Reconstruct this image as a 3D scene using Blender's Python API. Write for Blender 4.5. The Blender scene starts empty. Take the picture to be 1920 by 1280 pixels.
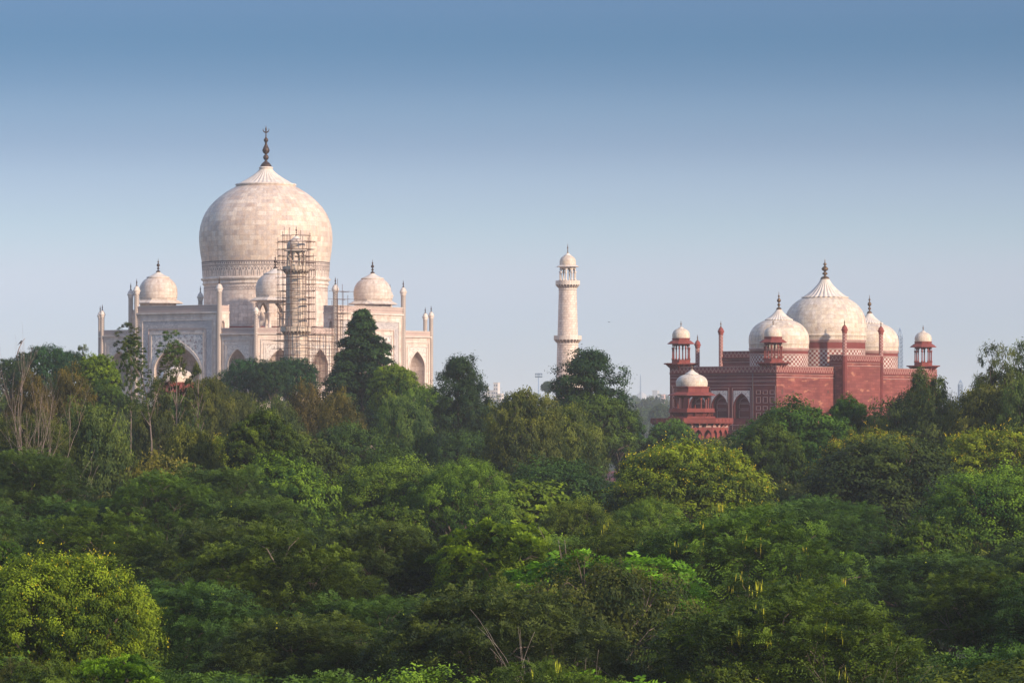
import bpy, math, random
import numpy as np
from mathutils import Matrix, Vector

scene = bpy.context.scene
COL = scene.collection
R = math.radians
PI = math.pi

# ------------------------------------------------------------------ camera
CAMZ = 20.0
F = 7360.0            # focal length in pixels of the 1920 px wide photograph
HY = 791.0            # row of the horizon in it
cam_d = bpy.data.cameras.new("camera")
cam = bpy.data.objects.new("camera", cam_d)
COL.objects.link(cam)
cam.location = (0, 0, CAMZ)
cam.rotation_euler = (R(90) + math.atan((HY - 640) / F), 0, 0)
cam_d.sensor_width = 36
cam_d.lens = 36 * F / 1920
cam_d.clip_start = 1
cam_d.clip_end = 60000
scene.camera = cam

# ------------------------------------------------------------------ sky, sun, exposure
SUN_EL, SUN_AZ = 20.0, 50.0     # azimuth measured from "behind the camera" towards the right
S = Vector((math.sin(R(SUN_AZ)) * math.cos(R(SUN_EL)), -math.cos(R(SUN_AZ)) * math.cos(R(SUN_EL)), math.sin(R(SUN_EL))))
world = bpy.data.worlds.new("World")
scene.world = world
world.use_nodes = True
wn = world.node_tree
bg = wn.nodes["Background"]
sky = wn.nodes.new("ShaderNodeTexSky")
sky.sky_type = 'NISHITA'
sky.sun_disc = False
sky.sun_elevation = R(SUN_EL)
sky.sun_rotation = math.atan2(S.x, S.y)
sky.air_density = 1.0
sky.dust_density = 0.0
sky.ozone_density = 6.0
sky.altitude = 1500
hs = wn.nodes.new("ShaderNodeHueSaturation")
hs.inputs["Saturation"].default_value = 0.72
wn.links.new(sky.outputs[0], hs.inputs["Color"])
# low sky deepens above the horizon haze; overhead stops are raised as added fill
tc = wn.nodes.new("ShaderNodeTexCoord"); sp = wn.nodes.new("ShaderNodeSeparateXYZ")
wn.links.new(tc.outputs["Generated"], sp.inputs[0])
rp = wn.nodes.new("ShaderNodeValToRGB"); rp.color_ramp.interpolation = 'B_SPLINE'
e = rp.color_ramp.elements
SKY_STOPS = ((0.0, (0.487, 0.442, 0.485)), (0.026, (0.487, 0.442, 0.485)), (0.0369, (0.576, 0.465, 0.482)), (0.0481, (0.496, 0.465, 0.452)), (0.0555, (0.465, 0.423, 0.433)), (0.0629, (0.425, 0.4, 0.416)), (0.0703, (0.331, 0.327, 0.361)), (0.0777, (0.294, 0.319, 0.35)), (0.0851, (0.234, 0.275, 0.32)), (0.0973, (0.139, 0.22, 0.272)), (0.1062, (0.205, 0.256, 0.306)), (0.14, (0.161, 0.24, 0.297)), (0.26, (1.0, 0.95, 0.87)), (0.55, (1.9, 1.75, 1.55)), (1.0, (2.3, 2.1, 1.9)))
while len(e) < len(SKY_STOPS): e.new(0.5)
for k_, (p_, c_) in enumerate(SKY_STOPS):
    e[k_].position = p_; e[k_].color = (c_[0] / 2.5, c_[1] / 2.5, c_[2] / 2.5, 1)
wn.links.new(sp.outputs[2], rp.inputs[0])
mx = wn.nodes.new("ShaderNodeMix"); mx.data_type = 'RGBA'; mx.blend_type = 'MULTIPLY'; mx.inputs[0].default_value = 1.0; hs.inputs['Value'].default_value = 2.5
wn.links.new(hs.outputs[0], mx.inputs[6]); wn.links.new(rp.outputs[0], mx.inputs[7])
wn.links.new(mx.outputs[2], bg.inputs[0])
bg.inputs[1].default_value = 0.13
sun_d = bpy.data.lights.new("sun", 'SUN')
sun_d.energy = 3.5
sun_d.angle = R(2.5)
sun_d.color = (1.0, 0.80, 0.60)
sun = bpy.data.objects.new("sun", sun_d)
COL.objects.link(sun)
sun.rotation_euler = S.to_track_quat('Z', 'Y').to_euler()
sun.location = (200, -100, 120)
scene.view_settings.view_transform = 'Standard'
scene.view_settings.look = 'None'
scene.view_settings.exposure = 0.76
scene.cycles.max_bounces = 7
scene.cycles.diffuse_bounces = 3
scene.cycles.transmission_bounces = 3
scene.cycles.volume_bounces = 1
scene.cycles.use_denoising = True

# ------------------------------------------------------------------ object helpers
def tag(o, label=None, cat=None, group=None, kind=None):
    if label: o["label"] = label
    if cat: o["category"] = cat
    if group: o["group"] = group
    if kind: o["kind"] = kind
    return o

def empty(name, loc=(0, 0, 0), rz=0.0, parent=None):
    o = bpy.data.objects.new(name, None)
    COL.objects.link(o)
    o.location = loc
    o.rotation_euler = (0, 0, rz)
    o.empty_display_size = 0.5
    if parent: o.parent = parent
    return o

def copy_tree(o, parent=None):
    c = o.copy()
    COL.objects.link(c)
    c.parent = parent
    for ch in list(o.children):
        copy_tree(ch, c)
    return c

class MB:
    """collects faces with metric UVs; build() links them as one mesh object"""
    def __init__(s, M=None):
        s.v = []; s.f = []; s.uv = []; s.mi = []; s.sm = []
        s.M = M or Matrix.Identity(4)
    def addv(s, p):
        s.v.append(tuple(s.M @ Vector(p)))
        return len(s.v) - 1
    def fidx(s, idx, mat=0, smooth=False, uv=None):
        s.f.append(tuple(idx)); s.mi.append(mat); s.sm.append(smooth)
        if uv is None:
            P = [Vector(s.v[i]) for i in idx]
            n = Vector((0, 0, 0))
            for a in range(len(P)):
                n += P[a].cross(P[(a + 1) % len(P)])
            if n.length < 1e-12: n = Vector((0, 0, 1))
            n.normalize()
            if abs(n.z) > 0.9:
                uv = [(p.x, p.y) for p in P]
            else:
                t = Vector((-n.y, n.x, 0)).normalized()
                uv = [(p.dot(t), p.z) for p in P]
        s.uv.append(list(uv))
    def face(s, pts, mat=0, uv=None):
        s.fidx([s.addv(p) for p in pts], mat, False, uv)
    def box(s, x0, x1, y0, y1, z0, z1, mat=0):
        i = [s.addv((x, y, z)) for z in (z0, z1) for (x, y) in ((x0, y0), (x1, y0), (x1, y1), (x0, y1))]
        for q in ((3, 2, 1, 0), (4, 5, 6, 7), (0, 1, 5, 4), (1, 2, 6, 5), (2, 3, 7, 6), (3, 0, 4, 7)):
            s.fidx([i[k] for k in q], mat)
    def prism(s, poly, z0, z1, mat=0, top=1.0):
        n = len(poly)
        a = [s.addv((x, y, z0)) for x, y in poly]
        b = [s.addv((x * top, y * top, z1)) for x, y in poly]
        s.fidx(a[::-1], mat); s.fidx(b, mat)
        for k in range(n):
            s.fidx((a[k], a[(k + 1) % n], b[(k + 1) % n], b[k]), mat)
    def lathe(s, prof, n=24, c=(0, 0), mat=0, smooth=True, rot=0.0, flute=0, amp=0.0, mats=None, cap=True, ur=None):
        rr = ur or max(p[0] for p in prof)
        rings = []; vv = [0.0]
        for k in range(1, len(prof)):
            vv.append(vv[-1] + math.hypot(prof[k][0] - prof[k - 1][0], prof[k][1] - prof[k - 1][1]))
        for (r, z) in prof:
            ring = []
            for j in range(n):
                a = rot + 2 * PI * j / n
                q = r * (1 + amp * abs(math.sin(flute * a / 2)) - amp) if flute else r
                ring.append(s.addv((c[0] + q * math.cos(a), c[1] + q * math.sin(a), z)))
            rings.append(ring)
        for k in range(len(prof) - 1):
            for j in range(n):
                j2 = (j + 1) % n
                u0, u1 = 2 * PI * j / n * rr, 2 * PI * (j + 1) / n * rr
                s.fidx((rings[k][j], rings[k][j2], rings[k + 1][j2], rings[k + 1][j]),
                       mats[k] if mats else mat, smooth,
                       ((u0, vv[k]), (u1, vv[k]), (u1, vv[k + 1]), (u0, vv[k + 1])))
        if cap:
            if prof[-1][0] > 1e-4: s.fidx(rings[-1], mats[-1] if mats else mat)
            if prof[0][0] > 1e-4: s.fidx(rings[0][::-1], mats[0] if mats else mat)
    def tube(s, pts, rad, n=5, mat=0):
        """tube through pts, rad = list of radii or one radius"""
        P = [Vector(p) for p in pts]
        rings = []
        for k, p in enumerate(P):
            d = (P[min(k + 1, len(P) - 1)] - P[max(k - 1, 0)])
            if d.length < 1e-9: d = Vector((0, 0, 1))
            d.normalize()
            a = d.orthogonal().normalized() if k == 0 else (a - d * a.dot(d)).normalized()
            b = d.cross(a)
            r = rad[k] if isinstance(rad, (list, tuple)) else rad
            rings.append([s.addv(p + (a * math.cos(2 * PI * j / n) + b * math.sin(2 * PI * j / n)) * r) for j in range(n)])
        for k in range(len(P) - 1):
            for j in range(n):
                s.fidx((rings[k][j], rings[k][(j + 1) % n], rings[k + 1][(j + 1) % n], rings[k + 1][j]), mat, True)
        s.fidx(rings[0][::-1], mat); s.fidx(rings[-1], mat)
    def build(s, name, mats, parent=None, loc=None):
        me = bpy.data.meshes.new(name)
        me.from_pydata(s.v, [], s.f)
        uvl = me.uv_layers.new(name="UVMap")
        flat = np.array([c for f in s.uv for p in f for c in p], dtype=np.float32)
        uvl.data.foreach_set("uv", flat)
        if not isinstance(mats, (list, tuple)): mats = [mats]
        for m in mats: me.materials.append(m)
        me.polygons.foreach_set("material_index", s.mi)
        me.polygons.foreach_set("use_smooth", s.sm)
        me.update()
        o = bpy.data.objects.new(name, me)
        COL.objects.link(o)
        if parent: o.parent = parent
        if loc: o.location = loc
        return o

def arch_pts(cx, w, zs, za, n=14, k=0.6):
    a = w / 2; out = []
    for i in range(2 * n + 1):
        t = -1 + i / n
        x = math.sin(t * PI / 2) if abs(t) > 0.35 else math.sin(0.35 * PI / 2) * t / 0.35
        z = zs + (za - zs) * (math.sqrt(max(0, 1 - x * x)) * k + (1 - abs(x)) * (1 - k))
        out.append((cx + x * a, z))
    return out

class Wall:
    """writes into an MB in the plane with origin O, tangent T, outward normal N (u, z, d)"""
    def __init__(s, mb, O, ang):
        s.mb = mb; s.O = Vector((O[0], O[1], 0))
        s.T = Vector((math.cos(ang), math.sin(ang), 0)); s.N = Vector((math.sin(ang), -math.cos(ang), 0))
    def p(s, u, z, d=0.0):
        q = s.O + s.T * u + s.N * d
        return (q.x, q.y, z)
    def quad(s, u0, u1, z0, z1, d=0.0, mat=0):
        s.mb.face([s.p(u0, z0, d), s.p(u1, z0, d), s.p(u1, z1, d), s.p(u0, z1, d)], mat,
                  [(u0, z0), (u1, z0), (u1, z1), (u0, z1)])
    def slab(s, u0, u1, z0, z1, d0, d1, mat=0):
        P = [s.p(u, z, d) for d in (d0, d1) for (u, z) in ((u0, z0), (u1, z0), (u1, z1), (u0, z1))]
        i = [s.mb.addv(q) for q in P]
        s.mb.fidx(i[4:], mat, False, [(u0, z0), (u1, z0), (u1, z1), (u0, z1)])
        s.mb.fidx((i[3], i[2], i[1], i[0]), mat)
        for q in ((0, 1, 5, 4), (1, 2, 6, 5), (2, 3, 7, 6), (3, 0, 4, 7)):
            s.mb.fidx([i[k] for k in q], mat)
    def arch(s, u0, u1, z0, z1, cx, w, zb, zs, za, d=0.0, depth=0.0, back=None, mat=0, mback=0, skirt=0.0, k=0.6):
        """panel u0..u1 x z0..z1 with a pointed opening; optional reveal and back ('flat' or 'vault')"""
        a = w / 2; A = arch_pts(cx, w, zs, za, k=k)
        s.quad(u0, cx - a, z0, z1, d, mat); s.quad(cx + a, u1, z0, z1, d, mat)
        if zb > z0 + 1e-6: s.quad(cx - a, cx + a, z0, zb, d, mat)
        for i in range(len(A) - 1):
            (x0, y0), (x1, y1) = A[i], A[i + 1]
            s.mb.face([s.p(x0, y0, d), s.p(x1, y1, d), s.p(x1, z1, d), s.p(x0, z1, d)], mat,
                      [(x0, y0), (x1, y1), (x1, z1), (x0, z1)])
        if depth > 0:
            path = [(cx - a, zb)] + A + [(cx + a, zb)]
            if back == 'vault':
                nn = 14
                def B(x, z, f):
                    h = abs(x - cx)
                    return s.p(cx - h * math.cos(f), z, d - 0.05 - depth * math.sin(f) * (h / a) ** 0.8)
                half = [(cx - a, zb), (cx - a, zb * 0.5 + zs * 0.5)] + A[:len(A) // 2 + 1]
                rows = [[s.mb.addv(B(x, z, PI * j / nn)) for j in range(nn + 1)] for (x, z) in half]
                for r in range(len(rows) - 1):
                    for j in range(nn):
                        uu = a * PI / nn
                        s.mb.fidx((rows[r][j], rows[r][j + 1], rows[r + 1][j + 1], rows[r + 1][j]), mback, False,
                                  [(j * uu, half[r][1]), ((j + 1) * uu, half[r][1]), ((j + 1) * uu, half[r + 1][1]), (j * uu, half[r + 1][1])])
                for (x0, y0), (x1, y1) in zip(path[:-1], path[1:]):
                    s.mb.face([s.p(x0, y0, d), s.p(x0, y0, d - 0.06), s.p(x1, y1, d - 0.06), s.p(x1, y1, d)], mat)
                s.mb.face([s.p(cx - a, zb, d)] + [B(cx - a, zb, PI * j / nn) for j in range(nn + 1)] + [s.p(cx + a, zb, d)], mat)
            else:
                for (x0, y0), (x1, y1) in zip(path[:-1], path[1:]):
                    s.mb.face([s.p(x0, y0, d), s.p(x0, y0, d - depth), s.p(x1, y1, d - depth), s.p(x1, y1, d)], mat)
                s.mb.face([s.p(cx - a, zb, d), s.p(cx + a, zb, d), s.p(cx + a, zb, d - depth), s.p(cx - a, zb, d - depth)], mat)
                if back == 'flat':
                    for i in range(len(A) - 1):
                        (x0, y0), (x1, y1) = A[i], A[i + 1]
                        s.mb.face([s.p(x0, zb, d - depth), s.p(x1, zb, d - depth), s.p(x1, y1, d - depth), s.p(x0, y0, d - depth)], mback,
                                  [(x0, zb), (x1, zb), (x1, y1), (x0, y0)])
    def rim(s, cx, w, zb, zs, za, t, d0, d1, mat=0, k=0.6):
        A = [(cx - w / 2, zb)] + arch_pts(cx, w, zs, za, k=k) + [(cx + w / 2, zb)]
        Bp = [(cx - w / 2 - t, zb)] + arch_pts(cx, w + 2 * t, zs, za + t * 1.25, k=k) + [(cx + w / 2 + t, zb)]
        for i in range(len(A) - 1):
            a0, a1, b0, b1 = A[i], A[i + 1], Bp[i], Bp[i + 1]
            s.mb.face([s.p(*a0, d1), s.p(*a1, d1), s.p(*b1, d1), s.p(*b0, d1)], mat)
            s.mb.face([s.p(*b0, d1), s.p(*b1, d1), s.p(*b1, d0), s.p(*b0, d0)], mat)
            s.mb.face([s.p(*a1, d1), s.p(*a0, d1), s.p(*a0, d0), s.p(*a1, d0)], mat)
    def frame(s, u0, u1, z0, z1, t, d0, d1, mat=0, bottom=True):
        s.slab(u0, u0 + t, z0, z1, d0, d1, mat); s.slab(u1 - t, u1, z0, z1, d0, d1, mat)
        s.slab(u0 + t, u1 - t, z1 - t, z1, d0, d1, mat)
        if bottom: s.slab(u0 + t, u1 - t, z0, z0 + t, d0, d1, mat)

# ------------------------------------------------------------------ materials
class NT:
    def __init__(s, name):
        s.m = bpy.data.materials.new(name); s.m.use_nodes = True
        s.t = s.m.node_tree; s.n = s.t.nodes; s.n.clear()
        s.out = s.n.new("ShaderNodeOutputMaterial")
        s.uv = None
    def new(s, t, **k):
        n = s.n.new(t)
        for a, b in k.items(): setattr(n, a, b)
        return n
    def set(s, inp, v):
        if isinstance(v, bpy.types.NodeSocket): s.t.links.new(v, inp)
        elif isinstance(v, (tuple, list)) and len(v) == 3 and inp.type == 'RGBA': inp.default_value = (*v, 1)
        else: inp.default_value = v
    def uvs(s):
        if s.uv is None:
            s.uv = s.new("ShaderNodeUVMap").outputs[0]
            sp = s.new("ShaderNodeSeparateXYZ"); s.t.links.new(s.uv, sp.inputs[0]); s.U, s.V = sp.outputs[0], sp.outputs[1]
        return s.uv
    def obj(s):
        return s.new("ShaderNodeTexCoord").outputs["Object"]
    def math(s, op, a, b=0.0, c=None, clamp=False):
        n = s.new("ShaderNodeMath", operation=op, use_clamp=clamp)
        s.set(n.inputs[0], a); s.set(n.inputs[1], b)
        if c is not None: s.set(n.inputs[2], c)
        return n.outputs[0]
    def mix(s, f, a, b, mode='MIX'):
        n = s.new("ShaderNodeMix", data_type='RGBA', blend_type=mode)
        s.set(n.inputs[0], f); s.set(n.inputs[6], a); s.set(n.inputs[7], b)
        return n.outputs[2]
    def noise(s, vec, scale, detail=3, rough=0.5, dist=0.0):
        n = s.new("ShaderNodeTexNoise")
        s.set(n.inputs["Vector"], vec); s.set(n.inputs["Scale"], scale); s.set(n.inputs["Detail"], detail)
        s.set(n.inputs["Roughness"], rough); s.set(n.inputs["Distortion"], dist)
        return n.outputs[0]
    def ramp(s, f, stops, interp='LINEAR'):
        n = s.new("ShaderNodeValToRGB"); n.color_ramp.interpolation = interp
        e = n.color_ramp.elements
        while len(e) < len(stops): e.new(0.5)
        for k, (p, c) in enumerate(stops):
            e[k].position = p; e[k].color = (*c, 1) if len(c) == 3 else c
        s.set(n.inputs[0], f)
        return n.outputs[0]
    def brick(s, vec, w, h, c1, c2, mortar, ms=0.02, bias=0.0, freq=2, off=0.5):
        n = s.new("ShaderNodeTexBrick", offset=off, offset_frequency=freq)
        s.set(n.inputs["Vector"], vec); s.set(n.inputs["Color1"], c1); s.set(n.inputs["Color2"], c2); s.set(n.inputs["Mortar"], mortar)
        n.inputs["Scale"].default_value = 1; n.inputs["Mortar Size"].default_value = ms
        n.inputs["Bias"].default_value = bias; n.inputs["Brick Width"].default_value = w; n.inputs["Row Height"].default_value = h
        n.inputs["Mortar Smooth"].default_value = 0.2
        return n.outputs[0], n.outputs[1]
    def finish(s, col, rough=0.6, bump=None, bs=0.3, bd=0.05, metal=0.0, spec=0.3):
        p = s.new("ShaderNodeBsdfPrincipled")
        s.set(p.inputs["Base Color"], col); s.set(p.inputs["Roughness"], rough); s.set(p.inputs["Metallic"], metal)
        s.set(p.inputs["Specular IOR Level"], spec)
        if bump is not None:
            b = s.new("ShaderNodeBump"); b.inputs["Strength"].default_value = bs; b.inputs["Distance"].default_value = bd
            s.set(b.inputs["Height"], bump); s.t.links.new(b.outputs[0], p.inputs["Normal"])
        s.t.links.new(p.outputs[0], s.out.inputs[0])
        return s.m

def marble(name, bw, bh, a=(0.62, 0.53, 0.45), b=(0.50, 0.40, 0.33), mort=(0.33, 0.26, 0.22), ms=0.03, stain=0.25, white=0.4):
    t = NT(name); uv = t.uvs()
    c, f = t.brick(uv, bw, bh, a, b, mort, ms)
    c2, _ = t.brick(uv, bw, bh, (0.72, 0.66, 0.60), (0.45, 0.41, 0.42), mort, ms, bias=-0.1, off=0.5)
    cell = t.new("ShaderNodeTexVoronoi"); t.set(cell.inputs["Vector"], uv); cell.inputs["Scale"].default_value = 0.7
    o = t.obj()
    pick = t.ramp(t.noise(o, 1.1, 1), [(0.42, (0, 0, 0)), (0.58, (1, 1, 1))])
    col = t.mix(t.math('MULTIPLY', pick, white), c, c2)
    tone = t.new('ShaderNodeTexWhiteNoise', noise_dimensions='2D'); rowv = t.math('FLOOR', t.math('DIVIDE', t.V, bh)); cellu = t.math('FLOOR', t.math('ADD', t.math('DIVIDE', t.U, bw * .5), t.math('MULTIPLY', rowv, .5)))
    cx_ = t.new('ShaderNodeCombineXYZ'); t.set(cx_.inputs[0], cellu); t.set(cx_.inputs[1], rowv); t.set(tone.inputs[0], cx_.outputs[0])
    col = t.mix(1.0, col, t.ramp(tone.outputs['Value'], [(0.0, (.88, .84, .82)), (.3, (.98, .97, .96)), (1.0, (1.06, 1.06, 1.06))]), 'MULTIPLY')
    mp = t.new('ShaderNodeMapping'); t.set(mp.inputs[0], uv); mp.inputs['Scale'].default_value = (1.1, .06, 1)
    streak = t.ramp(t.noise(mp.outputs[0], 1.0, 4, .65), [(.38, (.84, .81, .80)), (.55, (1, 1, 1))])
    col = t.mix(.7, col, streak, 'MULTIPLY')
    vein = t.ramp(t.noise(o, 1.6, 5, 0.6, 1.4), [(0.42, (1, 1, 1)), (0.49, (0.72, 0.63, 0.60)), (0.56, (1, 1, 1))])
    col = t.mix(0.7, col, vein, 'MULTIPLY')
    big = t.ramp(t.noise(o, 0.16, 4, 0.6), [(0.3, (0.80, 0.76, 0.74)), (0.6, (1.03, 1.0, 0.97))])
    col = t.mix(stain * 2, col, big, 'MULTIPLY')
    return t.finish(col, 0.55, t.math('MULTIPLY', f, -1.0), 0.25, 0.03)

M_dome = marble("marble_dome", 2.3, 1.05, (0.78, 0.66, 0.53), (0.62, 0.49, 0.39), (0.46, 0.36, 0.29), ms=0.022, white=.5)
M_kiosk = marble("marble_kiosk_dome", 1.3, 0.7, (0.72, 0.63, 0.54), (0.62, 0.52, 0.44), (.42, .34, .28), 0.02, .15, .3)
M_wall = marble("marble_wall", 1.9, 0.8, (0.80, 0.69, 0.60), (0.70, 0.59, 0.50), (0.40, 0.34, 0.30), 0.02)
M_shaft = marble("marble_ashlar", 0.95, 0.52, (0.80, 0.70, 0.60), (0.71, 0.60, 0.50), (0.42, 0.36, 0.32), 0.03, 0.12, 0.2)
M_old = marble("marble_weathered", 0.95, 0.52, (0.70, 0.60, 0.49), (0.56, 0.46, 0.37), (0.32, 0.25, 0.20), 0.035, 0.3, 0.3)
M_mdome = marble("marble_pale", 1.5, 0.8, (0.74, 0.65, 0.52), (0.66, 0.56, 0.43), (0.44, 0.37, 0.30), 0.02, 0.15, 0.5)
M_trim = marble("marble_trim", 1.4, 5.0, (0.72, 0.65, 0.57), (0.65, 0.57, 0.49), (0.40, 0.33, 0.28), 0.015, 0.15, 0.2)
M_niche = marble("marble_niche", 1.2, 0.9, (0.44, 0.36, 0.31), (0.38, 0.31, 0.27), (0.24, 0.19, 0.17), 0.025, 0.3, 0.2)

def m_flute():
    t = NT("marble_fluted"); o = t.obj()
    c = t.ramp(t.noise(o, 0.9, 4), [(0.3, (0.58, 0.49, 0.41)), (0.7, (0.72, 0.64, 0.56))])
    return t.finish(c, 0.6)
M_flute = m_flute()

def m_bronze(name, c1, c2):
    t = NT(name); o = t.obj()
    c = t.ramp(t.noise(o, 2.0, 4), [(0.35, c1), (0.65, c2)])
    return t.finish(c, 0.45, metal=0.5)
M_bronze = m_bronze("dark_bronze", (0.045, 0.028, 0.022), (0.10, 0.055, 0.04))
M_brass = m_bronze("tarnished_brass", (0.09, 0.055, 0.032), (0.20, 0.12, 0.065))

def diamonds(t, pu, pv, width=0.32, v0=0.0):
    """lozenge lattice mask in metric UV"""
    t.uvs()
    u = t.math('PINGPONG', t.math('ADD', t.U, 500.0), pu / 2)
    v = t.math('PINGPONG', t.math('ADD', t.V, 500.0 * pv + v0), pv / 2)
    s_ = t.math('ADD', t.math('DIVIDE', u, pu / 2), t.math('DIVIDE', v, pv / 2))
    d = t.math('ABSOLUTE', t.math('SUBTRACT', s_, 1.0))
    return t.math('LESS_THAN', d, width), t.math('LESS_THAN', s_, 0.38), t.math('GREATER_THAN', s_, 1.66)

def m_band(name, base, line, dot, pu=1.0, pv=1.0, w=0.22):
    t = NT(name)
    a, b, c = diamonds(t, pu, pv, w)
    col = t.mix(a, base, line); col = t.mix(b, col, dot); col = t.mix(c, col, dot)
    big = t.ramp(t.noise(t.obj(), 0.5, 4), [(0.3, (0.8, 0.78, 0.76)), (0.65, (1.05, 1.03, 1.0))])
    return t.finish(t.mix(0.7, col, big, 'MULTIPLY'), 0.6)
M_parapet = m_band("inlaid_parapet", (0.62, 0.53, 0.46), (0.30, 0.17, 0.15), (0.20, 0.10, 0.10), 0.95, 1.15, 0.2)
M_rparapet = m_band("red_inlaid_parapet", (0.23, 0.06, 0.05), (0.34, 0.20, 0.17), (0.15, 0.035, 0.035), 0.85, 1.1, 0.2)
M_chevron = m_band("chevron_shaft", (0.56, 0.48, 0.41), (0.22, 0.17, 0.16), (0.56, 0.48, 0.41), 0.8, 0.5, 0.24)
M_rchevron = m_band("red_chevron_shaft", (0.55, 0.42, 0.38), (0.26, 0.07, 0.06), (0.26, 0.07, 0.06), 0.75, 0.6, 0.34)

def m_check(name, cell):
    """interlocking stars: rotated chequer with stepped edges"""
    t = NT(name); t.uvs()
    def wv(s_, off):
        a = t.math('MULTIPLY', t.math('ADD', t.U if off else t.V, 300.0), 1.0 / cell)
        return t.math('SINE', t.math('MULTIPLY', a, PI))
    a = wv(0, 0); b = wv(0, 1)
    p = t.math('MULTIPLY', a, b)
    u4 = t.math('SINE', t.math('MULTIPLY', t.U, 4 * PI / cell)); v4 = t.math('SINE', t.math('MULTIPLY', t.V, 4 * PI / cell))
    q = t.math('ADD', p, t.math('MULTIPLY', t.math('MULTIPLY', u4, v4), 0.16))
    m = t.math('GREATER_THAN', q, -0.02)
    n = t.noise(t.obj(), 0.6, 4)
    white = t.ramp(n, [(0.3, (0.44, 0.36, 0.32)), (0.7, (0.58, 0.49, 0.43))])
    red = t.ramp(n, [(0.3, (0.17, 0.04, 0.035)), (0.7, (0.27, 0.07, 0.055))])
    return t.finish(t.mix(m, white, red), 0.65)
M_check = m_check("chequer_inlay", 0.43)

def m_floral(name, scale, bg_, c1, c2):
    """floral stone inlay: curling vine lines with flower spots on pale marble"""
    t = NT(name); uv = t.uvs()
    v = t.new("ShaderNodeTexVoronoi"); t.set(v.inputs["Vector"], uv); v.inputs["Scale"].default_value = scale
    v.inputs["Randomness"].default_value = 0.55
    spot = t.math('LESS_THAN', v.outputs["Distance"], 0.20)
    ring = t.math('LESS_THAN', t.math('ABSOLUTE', t.math('SUBTRACT', v.outputs["Distance"], 0.40)), 0.028)
    n = t.noise(uv, scale * 0.8, 2, 0.5, 1.5)
    vine = t.math('LESS_THAN', t.math('ABSOLUTE', t.math('SUBTRACT', n, 0.5)), 0.014)
    col = t.mix(ring, bg_, c2); col = t.mix(vine, col, c2); col = t.mix(spot, col, c1)
    return t.finish(col, 0.5)
M_floral = m_floral("floral_inlay", 1.25, (0.74, 0.67, 0.60), (0.20, 0.06, 0.06), (0.09, 0.11, 0.14))
M_floral_small = m_floral("floral_inlay_small", 2.2, (0.70, 0.61, 0.53), (0.25, 0.12, 0.10), (0.26, 0.23, 0.22))

def m_script():
    t = NT("script_inlay_band"); uv = t.uvs()
    n1 = t.noise(uv, 2.4, 2, 0.6, 2.6)
    l1 = t.math('LESS_THAN', t.math('ABSOLUTE', t.math('SUBTRACT', n1, 0.5)), 0.028)
    n2 = t.noise(t.obj(), 3.1, 2, 0.6, 2.0)
    l2 = t.math('LESS_THAN', t.math('ABSOLUTE', t.math('SUBTRACT', n2, 0.47)), 0.020)
    base = t.ramp(t.noise(t.obj(), 0.5, 4), [(0.3, (0.60, 0.54, 0.50)), (0.7, (0.70, 0.63, 0.57))])
    col = t.mix(t.math('MAXIMUM', l1, l2), base, (0.13, 0.12, 0.14))
    return t.finish(col, 0.5)
M_script = m_script()

def m_red(name, a, b, c, bw=1.5, bh=0.55, spots=True):
    t = NT(name); uv = t.uvs()
    col, f = t.brick(uv, bw, bh, a, b, (0.13, 0.035, 0.03), 0.022)
    o = t.obj()
    col = t.mix(0.8, col, t.ramp(t.noise(o, 0.22, 5, 0.62), [(0.3, (0.62, 0.58, 0.62)), (0.65, (1.12, 1.05, 1.0))]), 'MULTIPLY')
    if spots:
        mp = t.new("ShaderNodeMapping"); t.set(mp.inputs[0], uv); mp.inputs["Scale"].default_value = (0.33, 1.0, 1)
        s_ = t.ramp(t.noise(mp.outputs[0], 0.95, 3, 0.6), [(0.60, (0, 0, 0)), (0.66, (1, 1, 1))], 'LINEAR')
        col = t.mix(t.math('MULTIPLY', s_, 0.75), col, c)
    return t.finish(col, 0.75, t.math('MULTIPLY', f, -1.0), 0.3, 0.03, spec=0.2)
M_red = m_red("red_sandstone_blocks", (0.265, 0.082, 0.068), (0.185, 0.052, 0.046), (0.42, 0.18, 0.11))
M_redp = m_red("red_sandstone_dressed", (0.20, 0.047, 0.042), (0.165, 0.037, 0.034), (0.3, 0.08, 0.06), 2.4, 1.2, False)
M_reds = m_red("red_sandstone_sculpted", (0.25, 0.062, 0.050), (0.19, 0.046, 0.039), (0.3, 0.08, 0.06), 3, 2, False)
def m_plain(name, c, rough=0.7, var=0.15, sc=1.0):
    t = NT(name)
    k1 = tuple(x * (1 - var) for x in c); k2 = tuple(min(1, x * (1 + var)) for x in c)
    return t.finish(t.ramp(t.noise(t.obj(), sc, 3), [(0.3, k1), (0.7, k2)]), rough)
M_inlay = m_plain("white_inlay", (0.38, 0.23, 0.20))
M_dark = m_plain("dark_inlay", (0.13, 0.10, 0.10))
M_line = m_plain("pinkish_moulding_and_rim_shade", (0.42, 0.30, 0.26))
M_darkwin = m_plain("dark_window", (0.10, 0.045, 0.035))  # plain dark brown for the small window slabs in the red wall
M_cloth = m_plain("red_screen_cloth", (0.20, 0.035, 0.035))
M_pole = m_plain("scaffold_pole", (0.11, 0.058, 0.042), 0.6)
M_soffit = m_plain("dark_eave_soffit", (0.22, 0.16, 0.13))  # plain dark brown tone, not assigned to any part

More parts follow.
